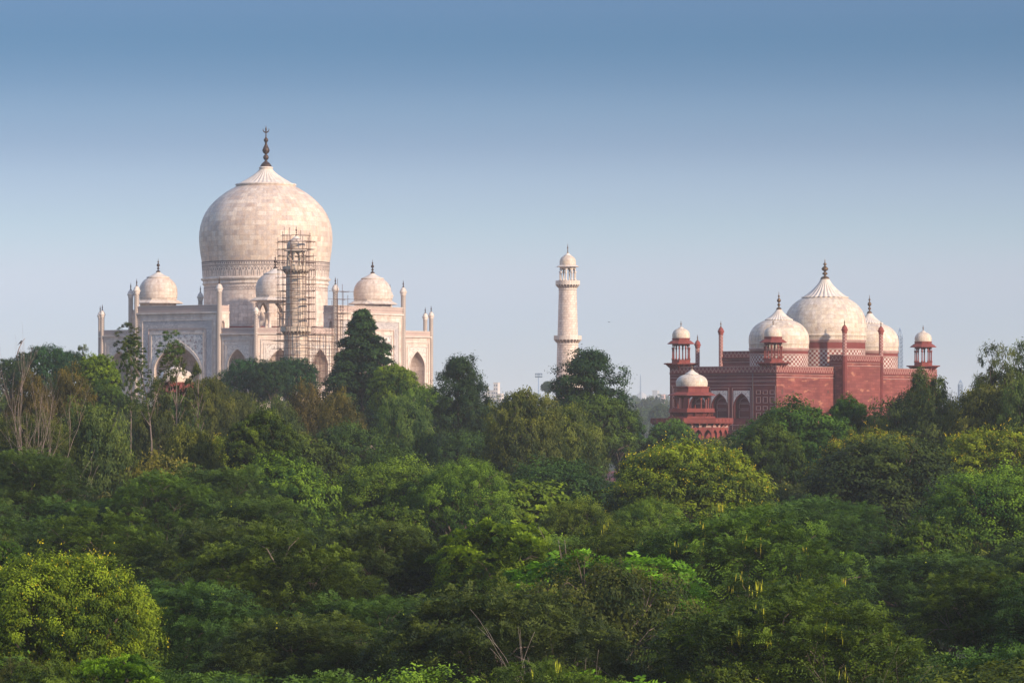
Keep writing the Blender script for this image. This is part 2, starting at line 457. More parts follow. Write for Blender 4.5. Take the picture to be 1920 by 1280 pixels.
# ------------------------------------------------------------------ shared architecture pieces
def finial_prof(z0, z1, r):
    h = z1 - z0
    P = [(1.0, 0), (0.95, .03), (0.75, .09), (0.35, .13), (0.18, .16), (0.2, .18), (0.5, .22), (0.58, .26), (0.45, .31), (0.15, .35),
         (0.2, .37), (0.6, .43), (0.75, .49), (0.55, .56), (0.25, .62), (0.12, .66), (0.25, .68), (0.42, .72), (0.25, .77), (0.1, .80), (0.09, .9), (0.0, 1.0)]
    return [(r * a, z0 + h * b) for a, b in P]

def dome_prof(r0, z0, rm, zm, rt, zt, bulge=1.0, n=14):
    """from base radius r0 at z0, widest rm at zm, up to rt at zt"""
    out = []
    for i in range(4):
        t = i / 4
        out.append((r0 + (rm - r0) * math.sin(t * PI / 2), z0 + (zm - z0) * t))
    # upper part: superellipse continuing above rt
    H = (zt - zm)
    e = 2.25
    full = H / (1 - (rt / rm) ** e) ** (1 / e)
    for i in range(n + 1):
        z = H * math.sin(i / n * PI / 2) ** 0.9 if i < n else H
        r = rm * max(0.0, 1 - (z / full) ** e) ** (1 / e)
        out.append((r, zm + z))
    return out

def lotus_prof(r, z0, z1, rt, lip=0.18):
    out = [(r * 0.97, z0 - lip), (r * 1.10, z0 + lip * .3), (r * 1.11, z0 + lip), (r * 1.0, z0 + lip * 2)]
    for i in range(1, 9):
        t = i / 8
        out.append((rt + (r * 0.97 - rt) * (1 - t) ** 1.45, z0 + lip * 2 + (z1 - z0 - lip * 2) * t))
    return out

def octo(r, rot=PI / 8):
    return [(r * math.cos(rot + k * PI / 4), r * math.sin(rot + k * PI / 4)) for k in range(8)]

def guldasta(parent, name, x, y, z0, z1, zt, r, mshaft, mcap, mfin, n=8):
    m = MB()
    H = z1
    m.lathe([(r, z0), (r, H - 1.9 * r * 1.2)], n, (x, y), 0, False)
    m.lathe([(r * 1.05, H - 2.28 * r), (r * 1.25, H - 2.0 * r), (r * 1.1, H - 1.7 * r), (r * 1.55, H - 0.9 * r), (r * 1.6, H - 0.6 * r),
             (r * 1.3, H - 0.5 * r), (r * 1.25, H), (r * 0.9, H + 0.7 * r), (r * 0.3, H + 1.25 * r)], n, (x, y), 1, True)
    o = m.build(name, [mshaft, mcap], parent)
    f = MB(); f.lathe([(a + 0.02, b) for a, b in finial_prof(H + 1.2 * r, zt, r * 0.42)], 8, (x, y))
    f.build("finial", mfin, o)
    return o

def chhatri(parent, x, y, zf, zc, ze, zn, zd, zt, zft, rb, re, rd, mstone, mneck, mdome, mfin, rp=None, zp=None, ncol=8, colr=0.14,
            cap_r=None, eave_drop=0.35, name="chhatri", arched=True, rail=0.0):
    """zf floor, zc arch spring, ze eave, zn neck top = dome base, zd lotus edge, zt dome tip, zft finial tip"""
    if name is None:
        e = parent
        ox, oy = x, y
    else:
        e = empty(name, (x, y, 0), 0, parent); ox = oy = 0
    side = 2 * rb * math.sin(PI / 8) ; inr = rb * math.cos(PI / 8)
    if rp:
        m = MB(Matrix.Translation((ox, oy, 0)))
        m.lathe([(rb * 1.02, zp - 0.95), (rp * 0.9, zp - 0.25), (rp, zp - 0.2), (rp, zp), (rp * 0.99, zp + 0.01)], 8, rot=PI / 8, smooth=False)
        for k in range(16):
            a = PI / 8 + k * PI / 8
            m2 = Matrix.Translation((ox, oy, 0)) @ Matrix.Rotation(a, 4, 'Z')
            s_ = m.M; m.M = m2
            m.face([(rb * 0.9, -0.1, zp - 1.5), (rp * 0.9, -0.1, zp - 0.22), (rb * 0.9, -0.1, zp - 0.22)])
            m.face([(rb * 0.9, 0.1, zp - 1.5), (rb * 0.9, 0.1, zp - 0.22), (rp * 0.9, 0.1, zp - 0.22)])
            m.face([(rb * 0.9, -0.1, zp - 1.5), (rb * 0.9, 0.1, zp - 1.5), (rp * 0.9, 0.1, zp - 0.22), (rp * 0.9, -0.1, zp - 0.22)])
            m.M = s_
        if rail:
            m.lathe([(rp * 0.97, zp), (rp * 0.97, zp + rail), (rp * 0.91, zp + rail), (rp * 0.91, zp)], 8, rot=PI / 8, smooth=False, cap=False)
        m.build("platform", mneck, e)
    m = MB(Matrix.Translation((ox, oy, 0)))
    m.prism(octo(rb * 1.02), zf - (0.0 if not rp else 0.0), zf + 0.75 * (0.9 if rb > 2 else 1.0) * min(1, rb / 1.6))
    m.build("parapet_base", mneck, e)
    col = MB(); zb = zf + 0.7 * min(1, rb / 1.6)
    col.lathe([(colr * 1.6, zb), (colr * 1.6, zb + .25), (colr, zb + .35), (colr * .85, (zb + zc) / 2), (colr * .9, zc - .3), (colr * 1.5, zc - 0.05), (colr * 1.5, zc + 0.12)], 8, (rb * .93, 0))
    c0 = None
    for k in range(8):
        if c0 is None:
            c0 = c = col.build("column", mstone, e)
        else:
            c = c0.copy(); COL.objects.link(c); c.parent = e
        c.location = (ox, oy, 0); c.rotation_euler = (0, 0, PI / 8 + k * PI / 4)
    m = MB(Matrix.Translation((ox, oy, 0)))
    for k in range(8):
        a = k * PI / 4
        for rr, flip in ((inr * .98, 0), (inr * .86, 1)):
            sd = side * rr / inr
            w = Wall(m, (rr * math.sin(a), -rr * math.cos(a)), a)
            w.arch(-sd / 2, sd / 2, zc, ze + 0.05, 0, side * 0.80, zc, zc + 0.05, zc + (ze - zc) * 0.72, 0, 0.0)
    m.build("arcade", mstone, e)
    m = MB(Matrix.Translation((ox, oy, 0)))
    m.lathe([(rb * .9, ze), (re * .96, ze - eave_drop * 0.6), (re, ze - eave_drop * 0.75), (re, ze - eave_drop * 0.55), (rb * 1.08, ze + 0.30), (rb * 1.0, ze + 0.34)], 8, rot=PI / 8, smooth=False)
    m.build("eave", mneck, e)
    m = MB(Matrix.Translation((ox, oy, 0)))
    m.lathe([(rb * .97, ze + .3), (rb * .97, zn - .2), (rb * 1.02, zn - .15), (rb * 1.02, zn)], 8, rot=PI / 8, smooth=False)
    m.build("neck", mneck, e)
    m = MB(Matrix.Translation((ox, oy, 0)))
    cr = cap_r or rd * 0.5
    m.lathe(dome_prof(rd * .97, zn, rd, zn + (zd - zn) * .28, cr * .97, zd), 24, mat=0)
    m.lathe(lotus_prof(cr, zd - 0.02, zt, rd * 0.07, 0.06 * rd / 2), 32, mat=1, flute=16, amp=.06)
    d = m.build("dome", [mdome, M_flute], e)
    f = MB(Matrix.Translation((ox, oy, 0))); f.lathe(finial_prof(zt - 0.15, zft, rd * 0.12), 10)
    f.build("finial", mfin, e if name is None else e)
    return e

# ------------------------------------------------------------------ the mausoleum
PHI = R(-36.5)
TX, TY, TZ = -51.9, 827.0, 15.5
H, C = 27.9, 20.9
taj = empty("mausoleum", (TX, TY, TZ), PHI)
tag(taj, "huge white marble mausoleum with bulbous central dome and bronze finial rising above the trees", "mausoleum")

# 4 faces + 4 chamfers
PW, PT, PY = 11.25, 27.0, 28.1
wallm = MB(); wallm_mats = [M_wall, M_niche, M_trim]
deco = MB(); deco_mats = [M_trim, M_script, M_floral, M_floral_small, M_line]
par = MB()
def bay(wm, wd, cx, hw):
    # lower and upper niche
    for (z0, z1, zb, zs, za) in ((0, 11.0, 0.6, 6.2, 9.0), (11.0, 22.2, 12.0, 16.1, 19.3)):
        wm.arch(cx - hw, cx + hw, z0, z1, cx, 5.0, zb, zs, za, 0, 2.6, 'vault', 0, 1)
        wd.rim(cx, 5.0, zb, zs, za, 0.28, 0, 0.12, 0)
        # spandrel plate
        wd.arch(cx - 3.0, cx + 3.0, zs, za + 0.85, cx, 5.56, zs, zs, za + 0.35, 0.05, 0, None, 3)
        wd.frame(cx - 3.35, cx + 3.35, z0 + .3, za + 1.2, 0.3, 0, 0.10, 0, False)
        wd.frame(cx - 3.95, cx + 3.95, z0 + .2, za + 1.95, 0.16, 0, 0.14, 0, False)
for k in range(4):
    a = k * PI / 2
    rot = lambda x, y: (x * math.cos(a) - y * math.sin(a), x * math.sin(a) + y * math.cos(a))
    wm = Wall(wallm, rot(0, -H), a); wd = Wall(deco, rot(0, -H), a); wp = Wall(par, rot(0, -H), a)
    cxb = (PW + C) / 2; hw = (C - PW) / 2
    bay(wm, wd, -cxb, hw); bay(wm, wd, cxb, hw)
    for sgn in (-1, 1):
        u0, u1 = sorted((sgn * PW, sgn * (C + .2)))
        wd.slab(u0, u1, 22.2, 22.45, -.3, .35, 0)
        wp.slab(u0, u1, 22.45, 23.5, -.3, .05, 0)
        wd.slab(u0, u1, 23.5, 23.6, -.3, .1, 0)
    # pishtaq
    wq = Wall(wallm, rot(0, -PY), a); dq = Wall(deco, rot(0, -PY), a); pq = Wall(par, rot(0, -PY), a)
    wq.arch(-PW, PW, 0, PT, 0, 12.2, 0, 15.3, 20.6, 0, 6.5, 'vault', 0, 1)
    for sgn in (-1, 1):       # returns of the portal block
        wr = Wall(wallm, rot(sgn * PW, -PY), a + sgn * PI / 2)
        L = 3.2
        if sgn > 0:
            wr.arch(0, L, 22.2, PT, 1.3, .95, 22.9, 24.5, 25.2, 0, .5, 'flat', 0, 1)
            wr.quad(0, .25, 0, 22.2)
        else:
            wr.arch(-L, 0, 22.2, PT, -1.3, .95, 22.9, 24.5, 25.2, 0, .5, 'flat', 0, 1)
            wr.quad(-.25, 0, 0, 22.2)
    wb = Wall(wallm, rot(0, -PY + 3.2), a + PI)
    wb.quad(-PW, PW, 22.2, PT)
    dq.rim(0, 12.2, 0, 15.3, 20.6, 0.62, 0, 0.2, 0)
    dq.arch(-6.9, 6.9, 14.5, 22.4, 0, 13.44, 14.5, 15.3, 21.38, 0.06, 0, None, 2)
    dq.frame(-7.25, 7.25, 0, 22.75, 0.3, 0, .16, 0, False)
    dq.frame(-7.9, 7.9, 0, 23.55, 0.12, 0, .13, 4, False)
    dq.frame(-9.4, 9.4, 0, 25.25, 1.5, 0, 0.05, 1, False)
    dq.frame(-9.65, 9.65, 0, 25.5, 0.25, 0, .16, 0, False)
    dq.frame(-10.55, 10.55, 0, 26.3, 0.14, 0, .13, 0, False)
    dq.slab(-PW - .15, PW + .15, PT - .35, PT, -3.2, .3, 0)
    for (u0, u1, d0, d1) in ((-PW, PW, -.35, .05), (-PW, PW, -3.2, -2.85)):
        pq.slab(u0, u1, PT, 28.25, d0, d1, 0)
        dq.slab(u0, u1, 28.25, 28.38, d0 - .05, d1 + .08, 0)
    for sgn in (-1, 1):
        u0, u1 = sorted((sgn * PW, sgn * (PW - .35)))
        pq.slab(u0, u1, PT, 28.25, -2.85, -.35, 0)
    # chamfer
    cc = ((C + H) / 2)
    a2 = a + PI / 4
    L = (H - C) * math.sqrt(2) / 2
    wm = Wall(wallm, rot(cc, -cc), a2); wd = Wall(deco, rot(cc, -cc), a2); wp = Wall(par, rot(cc, -cc), a2)
    bay(wm, wd, 0, L)
    wd.slab(-L, L, 22.2, 22.45, -.3, .35, 0); wp.slab(-L, L, 22.45, 23.5, -.3, .05, 0); wd.slab(-L, L, 23.5, 23.6, -.3, .1, 0)
    for (gx, gy) in (rot(C, -H), rot(H, -C)):
        guldasta(taj, "pinnacle", gx, gy, 0, 27.2, 29.0, .43, M_chevron, M_trim, M_bronze)
    for sgn in (-1, 1):
        gx, gy = rot(sgn * PW, -PY + .1)
        guldasta(taj, "pinnacle", gx, gy, 0, 32.0, 34.1, .50, M_chevron, M_trim, M_bronze)
wallm.build("wall", wallm_mats, taj)
deco.build("facade_frames", deco_mats, taj)
par.build("parapet", M_parapet, taj)
m = MB()
m.face([(C, -H, 22.3), (H, -C, 22.3), (H, C, 22.3), (C, H, 22.3), (-C, H, 22.3), (-H, C, 22.3), (-H, -C, 22.3), (-C, -H, 22.3)])
m.build("roof", M_wall, taj)
m = MB(); m.lathe([(14.2, 22.3), (14.2, 24.35), (14.1, 24.35), (14.1, 22.3)], 48, smooth=False, cap=False)
m.build("roof_screen", M_cloth, taj)
# drum
m = MB(); m.lathe([(13.05, 22.3), (13.05, 33.2)], 64, cap=False, ur=13)
m.lathe([(13.05, 33.2), (13.3, 33.35), (13.35, 33.6), (13.2, 33.7), (13.2, 34.1), (13.65, 34.35), (13.65, 34.6), (13.3, 34.75)], 64, mat=1, cap=False)
m.lathe([(13.3, 34.75), (13.5, 38.05)], 64, mat=0, cap=False)
m.build("drum", [M_wall, M_trim], taj)
# main dome
zb_, zm_, zt_ = 38.05, 43.4, 54.2
prof = []
for i in range(8):
    t = i / 8
    prof.append((13.45 + 0.6 * math.sin(t * PI / 2), zb_ + (zm_ - zb_) * t))
# hand-measured upper outline of the onion dome
for (r_, z_) in ((14.05, 43.4), (13.98, 44.6), (13.75, 45.9), (13.35, 47.2), (12.75, 48.5), (11.95, 49.7), (10.95, 50.8), (9.8, 51.85), (8.5, 52.8), (7.2, 53.6), (5.9, 54.3)):
    prof.append((r_, z_))
m = MB(); m.lathe(prof, 96, cap=False, ur=14)
d_o = m.build("dome", M_dome, taj)
m = MB(); m.lathe([(5.9, 54.0), (6.25, 54.2), (6.5, 54.45), (6.35, 54.65), (5.95, 54.7)], 72, mat=1, cap=False)
m.lathe([(6.0, 53.85), (6.2, 54.1)], 72, mat=2, cap=False)  # dark ring painted in as the shadow line under the lotus rim
pr = [(5.95, 54.62)]
for i in range(1, 13):
    t = i / 12
    pr.append((1.35 + 4.55 * (1 - t) ** 1.35, 54.62 + 3.25 * t))
m.lathe(pr, 144, mat=0, flute=36, amp=.08, cap=False)
m.lathe([(1.35, 57.85), (1.5, 57.95), (1.5, 58.15), (1.2, 58.3)], 32, mat=1)
m.build("lotus_cap", [M_flute, M_trim, M_line], taj)
m = MB()
m.lathe([(1.2, 58.25), (1.15, 58.6), (.75, 59.1), (.35, 59.4), (.22, 59.6), (.3, 59.7), (.55, 60.0), (.6, 60.3), (.5, 60.6), (.22, 60.85), (.25, 60.95),
         (.65, 61.3), (.8, 61.75), (.6, 62.3), (.35, 62.8), (.2, 63.2), (.3, 63.3), (.2, 63.4), (.3, 63.5), (.48, 63.8), (.45, 64.1), (.2, 64.4), (.12, 64.7), (.12, 65.3), (.18, 66.3), (.06, 66.7), (0, 67.1)], 20)
pts = [(0.62 * math.sin(t), 0, 66.15 - 0.62 * math.cos(t)) for t in [(-1.9 + 3.8 * i / 12) for i in range(13)]]
mm = m.M; m.M = Matrix.Rotation(-PHI, 4, 'Z')
m.tube(pts, [.03 + .11 * math.sin(PI * i / 12) for i in range(13)], 6)
m.M = mm
m.build("finial", M_bronze, taj)
# inlay round the drum
def ring_ribbon(m, P, w, Rf, closed=False):
    """P list of (theta, z) path; ribbon of width w laid 2 cm over radius Rf(z)"""
    for (t0, z0), (t1, z1) in zip(P[:-1], P[1:]):
        rr = Rf((z0 + z1) / 2); dx, dz = (t1 - t0) * rr, z1 - z0
        L = math.hypot(dx, dz)
        if L < 1e-6: continue
        nx, nz = -dz / L * w / 2, dx / L * w / 2
        q = []
        for (t, z, s_) in ((t0, z0, -1), (t1, z1, -1), (t1, z1, 1), (t0, z0, 1)):
            zz = z + nz * s_; tt = t + nx * s_ / rr; ra = Rf(zz) + 0.03
            q.append((ra * math.cos(tt), ra * math.sin(tt), zz))
        m.face(q)
Rf = lambda z: 13.3 + (z - 34.75) / 3.3 * .2
m = MB()
N_ = 64
for k in range(N_):
    t0 = 2 * PI * k / N_; dt = 2 * PI / N_
    ring_ribbon(m, [(t0 + dt * .18, 34.95), (t0 + dt * .18, 35.85), (t0 + dt * .1, 36.1), (t0, 36.35), (t0 - dt * .1, 36.1), (t0 - dt * .18, 35.85), (t0 - dt * .18, 34.95)], .09, Rf)
    ring_ribbon(m, [(t0, 36.35), (t0 + dt * .2, 36.75), (t0 + dt * .38, 36.85), (t0 + dt * .5, 36.6), (t0 + dt * .62, 36.85), (t0 + dt * .8, 36.75), (t0 + dt, 36.35)], .08, Rf)
    ring_ribbon(m, [(t0 + dt * .38, 36.35), (t0 + dt * .62, 36.35)], .26, Rf)
for z_, w_ in ((37.05, .10), (37.95, .22), (37.25, .07)):
    ring_ribbon(m, [(2 * PI * j / 96, z_) for j in range(97)], w_, Rf)
for k in range(160):
    t0 = 2 * PI * k / 160; ring_ribbon(m, [(t0, 37.6), (t0 + .018, 37.6)], .28, Rf)
for k in range(120):
    t0 = 2 * PI * k / 120; dt = 2 * PI / 120
    ring_ribbon(m, [(t0, 32.3), (t0 + dt / 2, 32.75), (t0 + dt, 32.3)], .07, lambda z: 13.05)
ring_ribbon(m, [(2 * PI * j / 96, 32.05) for j in range(97)], .07, lambda z: 13.05)
ring_ribbon(m, [(2 * PI * j / 96, 34.15) for j in range(97)], .2, lambda z: 13.22)
m.build("inlay_frieze", M_dark, taj)
# four roof kiosks
for (sx, sy) in ((-1, -1), (1, -1), (1, 1), (-1, 1)):
    chhatri(taj, 16 * sx, 16 * sy, 22.3, 26.9, 29.7, 30.35, 34.75, 36.1, 38.9, 4.1, 5.5, 4.05, M_wall, M_trim, M_kiosk, M_bronze, colr=.42, name="roof_kiosk", eave_drop=.5, cap_r=2.25)

# plinth and terrace of the mausoleum
pl = empty("marble_plinth", (TX, TY, TZ - 6), PHI)
tag(pl, "square white marble platform beneath the domed mausoleum mostly hidden by trees", "platform")
m = MB()
for k in range(4):
    a = k * PI / 2
    w = Wall(m, (46.5 * math.sin(a), -46.5 * math.cos(a)), a)
    for j in range(19):
        u = -46.5 + j * 93 / 19
        w.arch(u, u + 93 / 19, 0, 5.4, u + 93 / 38, 2.6, .5, 3.2, 4.3, 0, .35, 'flat', 0, 0)
m.prism([(-46.9, -46.9), (46.9, -46.9), (46.9, 46.9), (-46.9, 46.9)], 5.4, 5.98)
m.build("platform_wall", M_wall, pl)
m = MB()
for k in range(4):
    a = k * PI / 2
    w = Wall(m, (46.6 * math.sin(a), -46.6 * math.cos(a)), a)
    w.slab(-46.6, 46.4, 5.98, 6.9, -.2, .0)
m.build("balustrade", M_parapet, pl)
tr = MB(); tr.box(-60, 165, -62, 62, 0, 8.4)
tro = tr.build("terrace", M_redp); tro.location = (TX, TY, 1.0); tro.rotation_euler = (0, 0, PHI)
tag(tro, kind="structure")

# ------------------------------------------------------------------ minarets
def minaret(x, y, stone, trim, label, fin):
    e = empty("minaret", (x, y, TZ), PHI)
    tag(e, label, "minaret")
    # z of balconies above plinth
    B = (12.0, 22.15, 33.85)
    m = MB()
    m.lathe([(2.95, -.4), (2.85, 0), (2.6, B[0] - 1.2)], 32, cap=False, ur=2.6, smooth=True)
    m.lathe([(2.52, B[0]), (2.25, B[1] - 1.2)], 32, cap=False, ur=2.6)
    m.lathe([(2.2, B[1]), (1.9, B[2] - 1.15)], 32, cap=False, ur=2.6)
    m.build("shaft", stone, e)
    for bz, rb_, rp_ in ((B[0], 2.55, 3.3), (B[1], 2.2, 2.98), (B[2], 1.88, 2.6)):
        m = MB()
        m.lathe([(rb_ + .05, bz - 1.25), (rb_ + .12, bz - 1.15), (rb_ + .05, bz - 1.0), (rb_ + .05, bz - .2), (rp_, bz - .12), (rp_, bz + .75), (rp_ - .12, bz + .75), (rp_ - .12, bz), (rb_ - .4, bz)], 32, smooth=False, cap=False)
        nb = 24
        for k in range(nb):
            m.M = Matrix.Rotation(2 * PI * k / nb, 4, 'Z')
            m.face([(rb_, -.11, bz - .95), (rp_ - .02, -.11, bz - .12), (rb_, -.11, bz - .12)])
            m.face([(rb_, .11, bz - .95), (rb_, .11, bz - .12), (rp_ - .02, .11, bz - .12)])
            m.face([(rb_, -.11, bz - .95), (rb_, .11, bz - .95), (rp_ - .02, .11, bz - .3), (rp_ - .02, -.11, bz - .3)])
            m.face([(rp_ - .02, -.11, bz - .3), (rp_ - .02, .11, bz - .3), (rp_ - .02, .11, bz - .12), (rp_ - .02, -.11, bz - .12)])
        m.M = Matrix.Identity(4)
        m.build("balcony", trim, e)
    chhatri(e, 0, 0, B[2] + .02, B[2] + 2.6, B[2] + 3.75, B[2] + 4.05, B[2] + 6.1, B[2] + 6.8, B[2] + 8.9, 1.8, 2.55, 1.75, trim, trim, stone if stone == M_old else M_mdome, fin, name="lantern", colr=.17, eave_drop=.1, cap_r=.75)
    return e
def tloc(u, v):
    return (TX + u * math.cos(PHI) - v * math.sin(PHI), TY + u * math.sin(PHI) + v * math.cos(PHI))
M_oldtrim = m_plain("weathered_trim", (0.52, 0.42, 0.33), 0.7, .3, 1.5)
x_, y_ = tloc(45.6, 45.6)
minaret(x_, y_, M_shaft, M_trim, "slender white marble minaret standing alone between the mausoleum and the red building", M_brass)
FX, FY = tloc(48.5, -48.5)
minaret(FX, FY, M_old, M_oldtrim, "weathered marble minaret wrapped in scaffolding in front of the great dome", M_bronze)

# ------------------------------------------------------------------ scaffolding
rs = random.Random(5)
def scaffold(name, loc, label, poles, ledgers, group=None):
    e = empty(name, loc, PHI); tag(e, label, "scaffolding", group)
    for (x, y, z0, z1) in poles:
        m = MB(); j = rs.uniform(-.12, .12)
        m.tube([(x, y, z0), (x + j, y + rs.uniform(-.1, .1), z1)], .052, 5)
        m.build("pole", M_pole, e)
    for (segs) in ledgers:
        m = MB()
        for (a, b) in segs:
            t = rs.uniform(-.06, .06)
            m.tube([(a[0], a[1], a[2] + t), (b[0], b[1], b[2] - t)], .052, 4)
        m.build("ledger_ring", M_pole, e)
    return e
poles = []; ledg = []; boards = []
def ring8(r_, off=PI / 8): return [(r_ * math.cos(off + k * PI / 4), r_ * math.sin(off + k * PI / 4)) for k in range(8)]
RT = [(2.75, 24, 42), (3.75, 0, 41), (4.7, 0, 21)]
for k, (x, y) in enumerate(ring8(2.75)): poles.append((x, y, 22.3, rs.uniform(38.5, 42.5)))
for k, (x, y) in enumerate(ring8(3.1, 0)): poles.append((x, y, 0, rs.uniform(26, 41)))
for k, (x, y) in enumerate(ring8(3.75)): poles.append((x, y, 0, rs.uniform(36, 41.5)))
for k, (x, y) in enumerate(ring8(4.7)): poles.append((x, y, 0, rs.uniform(14, 25)))
z = 1.5
while z < 41:
    segs = []; bd = []
    for r_ in (([2.75] if z > 23 else []) + ([3.75] if z < 39.5 else []) + ([4.7] if z < 21 else [])):
        P_ = ring8(r_)
        for k in range(8):
            if rs.random() < .1: continue
            a_, b_ = Vector((*P_[k], z)), Vector((*P_[(k + 1) % 8], z)); dv = (b_ - a_).normalized()
            segs.append((tuple(a_ - dv * rs.uniform(.1, .7)), tuple(b_ + dv * rs.uniform(.1, .7))))
            if r_ == 3.75 and rs.random() < .22: bd.append((a_, b_))
    ledg.append(segs); boards.append((z, bd))
    z += rs.uniform(1.25, 1.45)
scaffold("minaret_scaffolding", (FX, FY, TZ), "dark pole scaffolding wrapped right round the weathered minaret", poles, ledg)
se = bpy.data.objects["minaret_scaffolding"]
for z, bd in boards:
    for a_, b_ in bd:
        m = MB(); i0 = Vector((a_.x * .86, a_.y * .86, z)); i1 = Vector((b_.x * .86, b_.y * .86, z))
        m.M = Matrix.Translation((0, 0, .07))
        for zz in (0, .06):
            m.face([tuple(a_ + Vector((0, 0, zz))), tuple(b_ + Vector((0, 0, zz))), tuple(i1 + Vector((0, 0, zz))), tuple(i0 + Vector((0, 0, zz)))])
        for p_, q_ in ((a_, b_), (i1, i0)):
            m.face([tuple(p_), tuple(q_), tuple(q_ + Vector((0, 0, .06))), tuple(p_ + Vector((0, 0, .06)))])
        m.build("plank", M_pole, se)
poles = []; ledg = []
for v in (-20.5, -18.7, -16.9, -15.1, -13.3, -11.5, -9.9):
    for u in (28.7, 30.2):
        top = rs.uniform(22, 24) if v < -15 else rs.uniform(28.5, 34)
        if v < -19: top = 23
        poles.append((u, v, 0, top))
z = 1.5
while z < 32.0:
    v0 = -21 if z < 23.5 else -14.0
    segs = [((u, v0 - rs.uniform(0, .6), z), (u, -9.4 + rs.uniform(0, 1.8), z)) for u in (28.7, 30.2)]
    segs += [((28.3, v, z), (30.6, v, z)) for v in (-20.5, -15.1, -9.9) if v >= v0]
    ledg.append(segs); z += rs.uniform(1.35, 1.6)
scaffold("facade_scaffolding", (TX, TY, TZ), "lighter pole scaffolding against the sunlit marble facade beside the tall dark tree", poles, ledg)

# ------------------------------------------------------------------ red sandstone mosque
MX, MY, MZ = 59.4, 744.7, 9.5
mos = empty("domed_mosque", (MX, MY, MZ), PHI)
tag(mos, "red sandstone building with three white marble domes on chequered drums", "mosque")
X0, X1, Y0, Y1 = -17.3, 6.3, -26.9, 31.0
body = MB(); lines = MB(); spand = MB(); pipe = MB()
m = body
ZT = 19.6
# end wall with niches (normal -y)
w = Wall(m, (0, Y0), 0.0); wl = Wall(lines, (0, Y0), 0.0)
edges = [X0, -13.55, -8.65, -3.75, 1.1, X1]
cs = [None, -11.1, -6.2, -1.3, None]
for i in range(5):
    if cs[i] is None: w.quad(edges[i], edges[i + 1], 0, ZT, 0, 1)
    else:
        w.arch(edges[i], edges[i + 1], 0, ZT, cs[i], 3.1, 11.2, 13.7, 15.6, 0, .9, 'flat', 1, 1)
        Wall(spand, (0, Y0), 0.0).arch(cs[i] - 1.78, cs[i] + 1.78, 13.6, 16.3, cs[i], 3.5, 13.6, 13.75, 15.85, .05, 0, None, 1)
        wl.frame(cs[i] - 2.1, cs[i] + 2.1, 9, 16.85, .10, 0, .04, 0)
        wl.frame(cs[i] - 1.15, cs[i] + 1.15, 11.3, 12.7, .09, -.9, -.86, 0); wl.frame(cs[i] - 1.15, cs[i] + 1.15, 12.95, 13.9, .09, -.9, -.86, 0)
        wl.rim(cs[i], 1.9, 14.1, 14.15, 15.0, .08, -.9, -.86, 0)
        wl.slab(cs[i] - 1.15, cs[i] + 1.15, 14.05, 14.13, -.9, -.86, 0)
for c in (2.35, 3.85, 5.35):
    for (z0, h_) in ((15.6, .75), (14.0, 1.15), (12.7, .75), (11.1, 1.15)):
        wl.frame(c - .5, c + .5, z0, z0 + h_, .09, 0, .04, 0)
for (z_, t_) in ((9.9, .1), (17.25, .1), (18.05, .1), (17.9, .04)):
    wl.slab(X0 + .3, 1.0, z_, z_ + t_, 0, .04, 0); wl.slab(1.3, X1 - .3, z_, z_ + t_, 0, .04, 0)
Wall(pipe, (0, Y0), 0.0).slab(1.08, 1.22, 0, ZT, 0, .10, 0)
pipe.build('drain_pipe', M_dark, mos)
for u in (X0 + .5, X0 + 2.2, X1 - .28): wl.slab(u, u + .09, 9, 17.2, 0, .04, 0)
for z0 in (11, 13.2, 15.2): wl.frame(X0 + .8, X0 + 2.0, z0, z0 + 1.6, .09, 0, .04, 0)
# back wall (normal +x) with projecting bay
w = Wall(m, (X1, 0), PI / 2)
BY0, BY1, BX = -6.9, 6.2, 8.7
for (a, b) in ((Y0, BY0), (BY1, Y1)):
    w.quad(a, b, 0, ZT, 0, 0)
for (u, z0, z1) in ((-25.2, 15.6, 16.5), (-21.5, 15.9, 16.3), (-9.3, 15.9, 16.4), (-25.2, 11, 12.3), (-14, 9.8, 10.6), (18, 15.6, 16.4)):
    mw = MB(); Wall(mw, (X1, 0), PI / 2).slab(u, u + .55, z0, z1, -.3, .015, 0); mw.build('window', M_darkwin, mos)
m.box(X1 - 1, BX, BY0, BY1, 0, 21.9, 0)
for yy in (BY0, BY1):   # engaged octagonal shafts at the bay corners
    m.lathe([(.5, 0), (.5, 22.9)], 8, (BX - .15, yy), 1, False)
m.face([(X0, Y1, 0), (X0, Y1, ZT), (X1, Y1, ZT), (X1, Y1, 0)], 0)
m.face([(X0, Y0, 0), (X0, Y0, ZT), (X0, Y1, ZT), (X0, Y1, 0)][::-1], 0)
m.face([(X0, Y0, ZT), (X1, Y0, ZT), (X1, Y1, ZT), (X0, Y1, ZT)], 1)
# front portal block seen over the roof
m.box(X0 - 1.0, -9.2, -8.1, 8.1, 0, 22.8, 0)
m.build("wall", [M_red, M_redp], mos)
spand.build("spandrel_inlay", [M_inlay, M_floral_small], mos)
lines.build("inlay_lines", [M_inlay], mos)
p = MB(); t_ = MB()
def parapet_run(x0, y0, x1, y1, z0, z1, ang):
    L = math.hypot(x1 - x0, y1 - y0)
    w = Wall(p, (x0, y0), ang); w.slab(0, L, z0, z1, -.35, .04)
    w = Wall(t_, (x0, y0), ang)
    w.slab(0, L, z1, z1 + .1, -.4, .1, 0); w.slab(0, L, z0 - .18, z0, -.1, .22, 1); w.slab(0, L, z0 - .95, z0 - .85, -.1, .06, 0); w.slab(0, L, z0 - .40, z0 - .33, -.1, .05, 0)
parapet_run(X0, Y0, X1, Y0, 19.65, 20.7, 0)
parapet_run(X1, Y0, X1, BY0, 19.65, 20.7, PI / 2)
parapet_run(X1, BY1, X1, Y1, 19.65, 20.7, PI / 2)
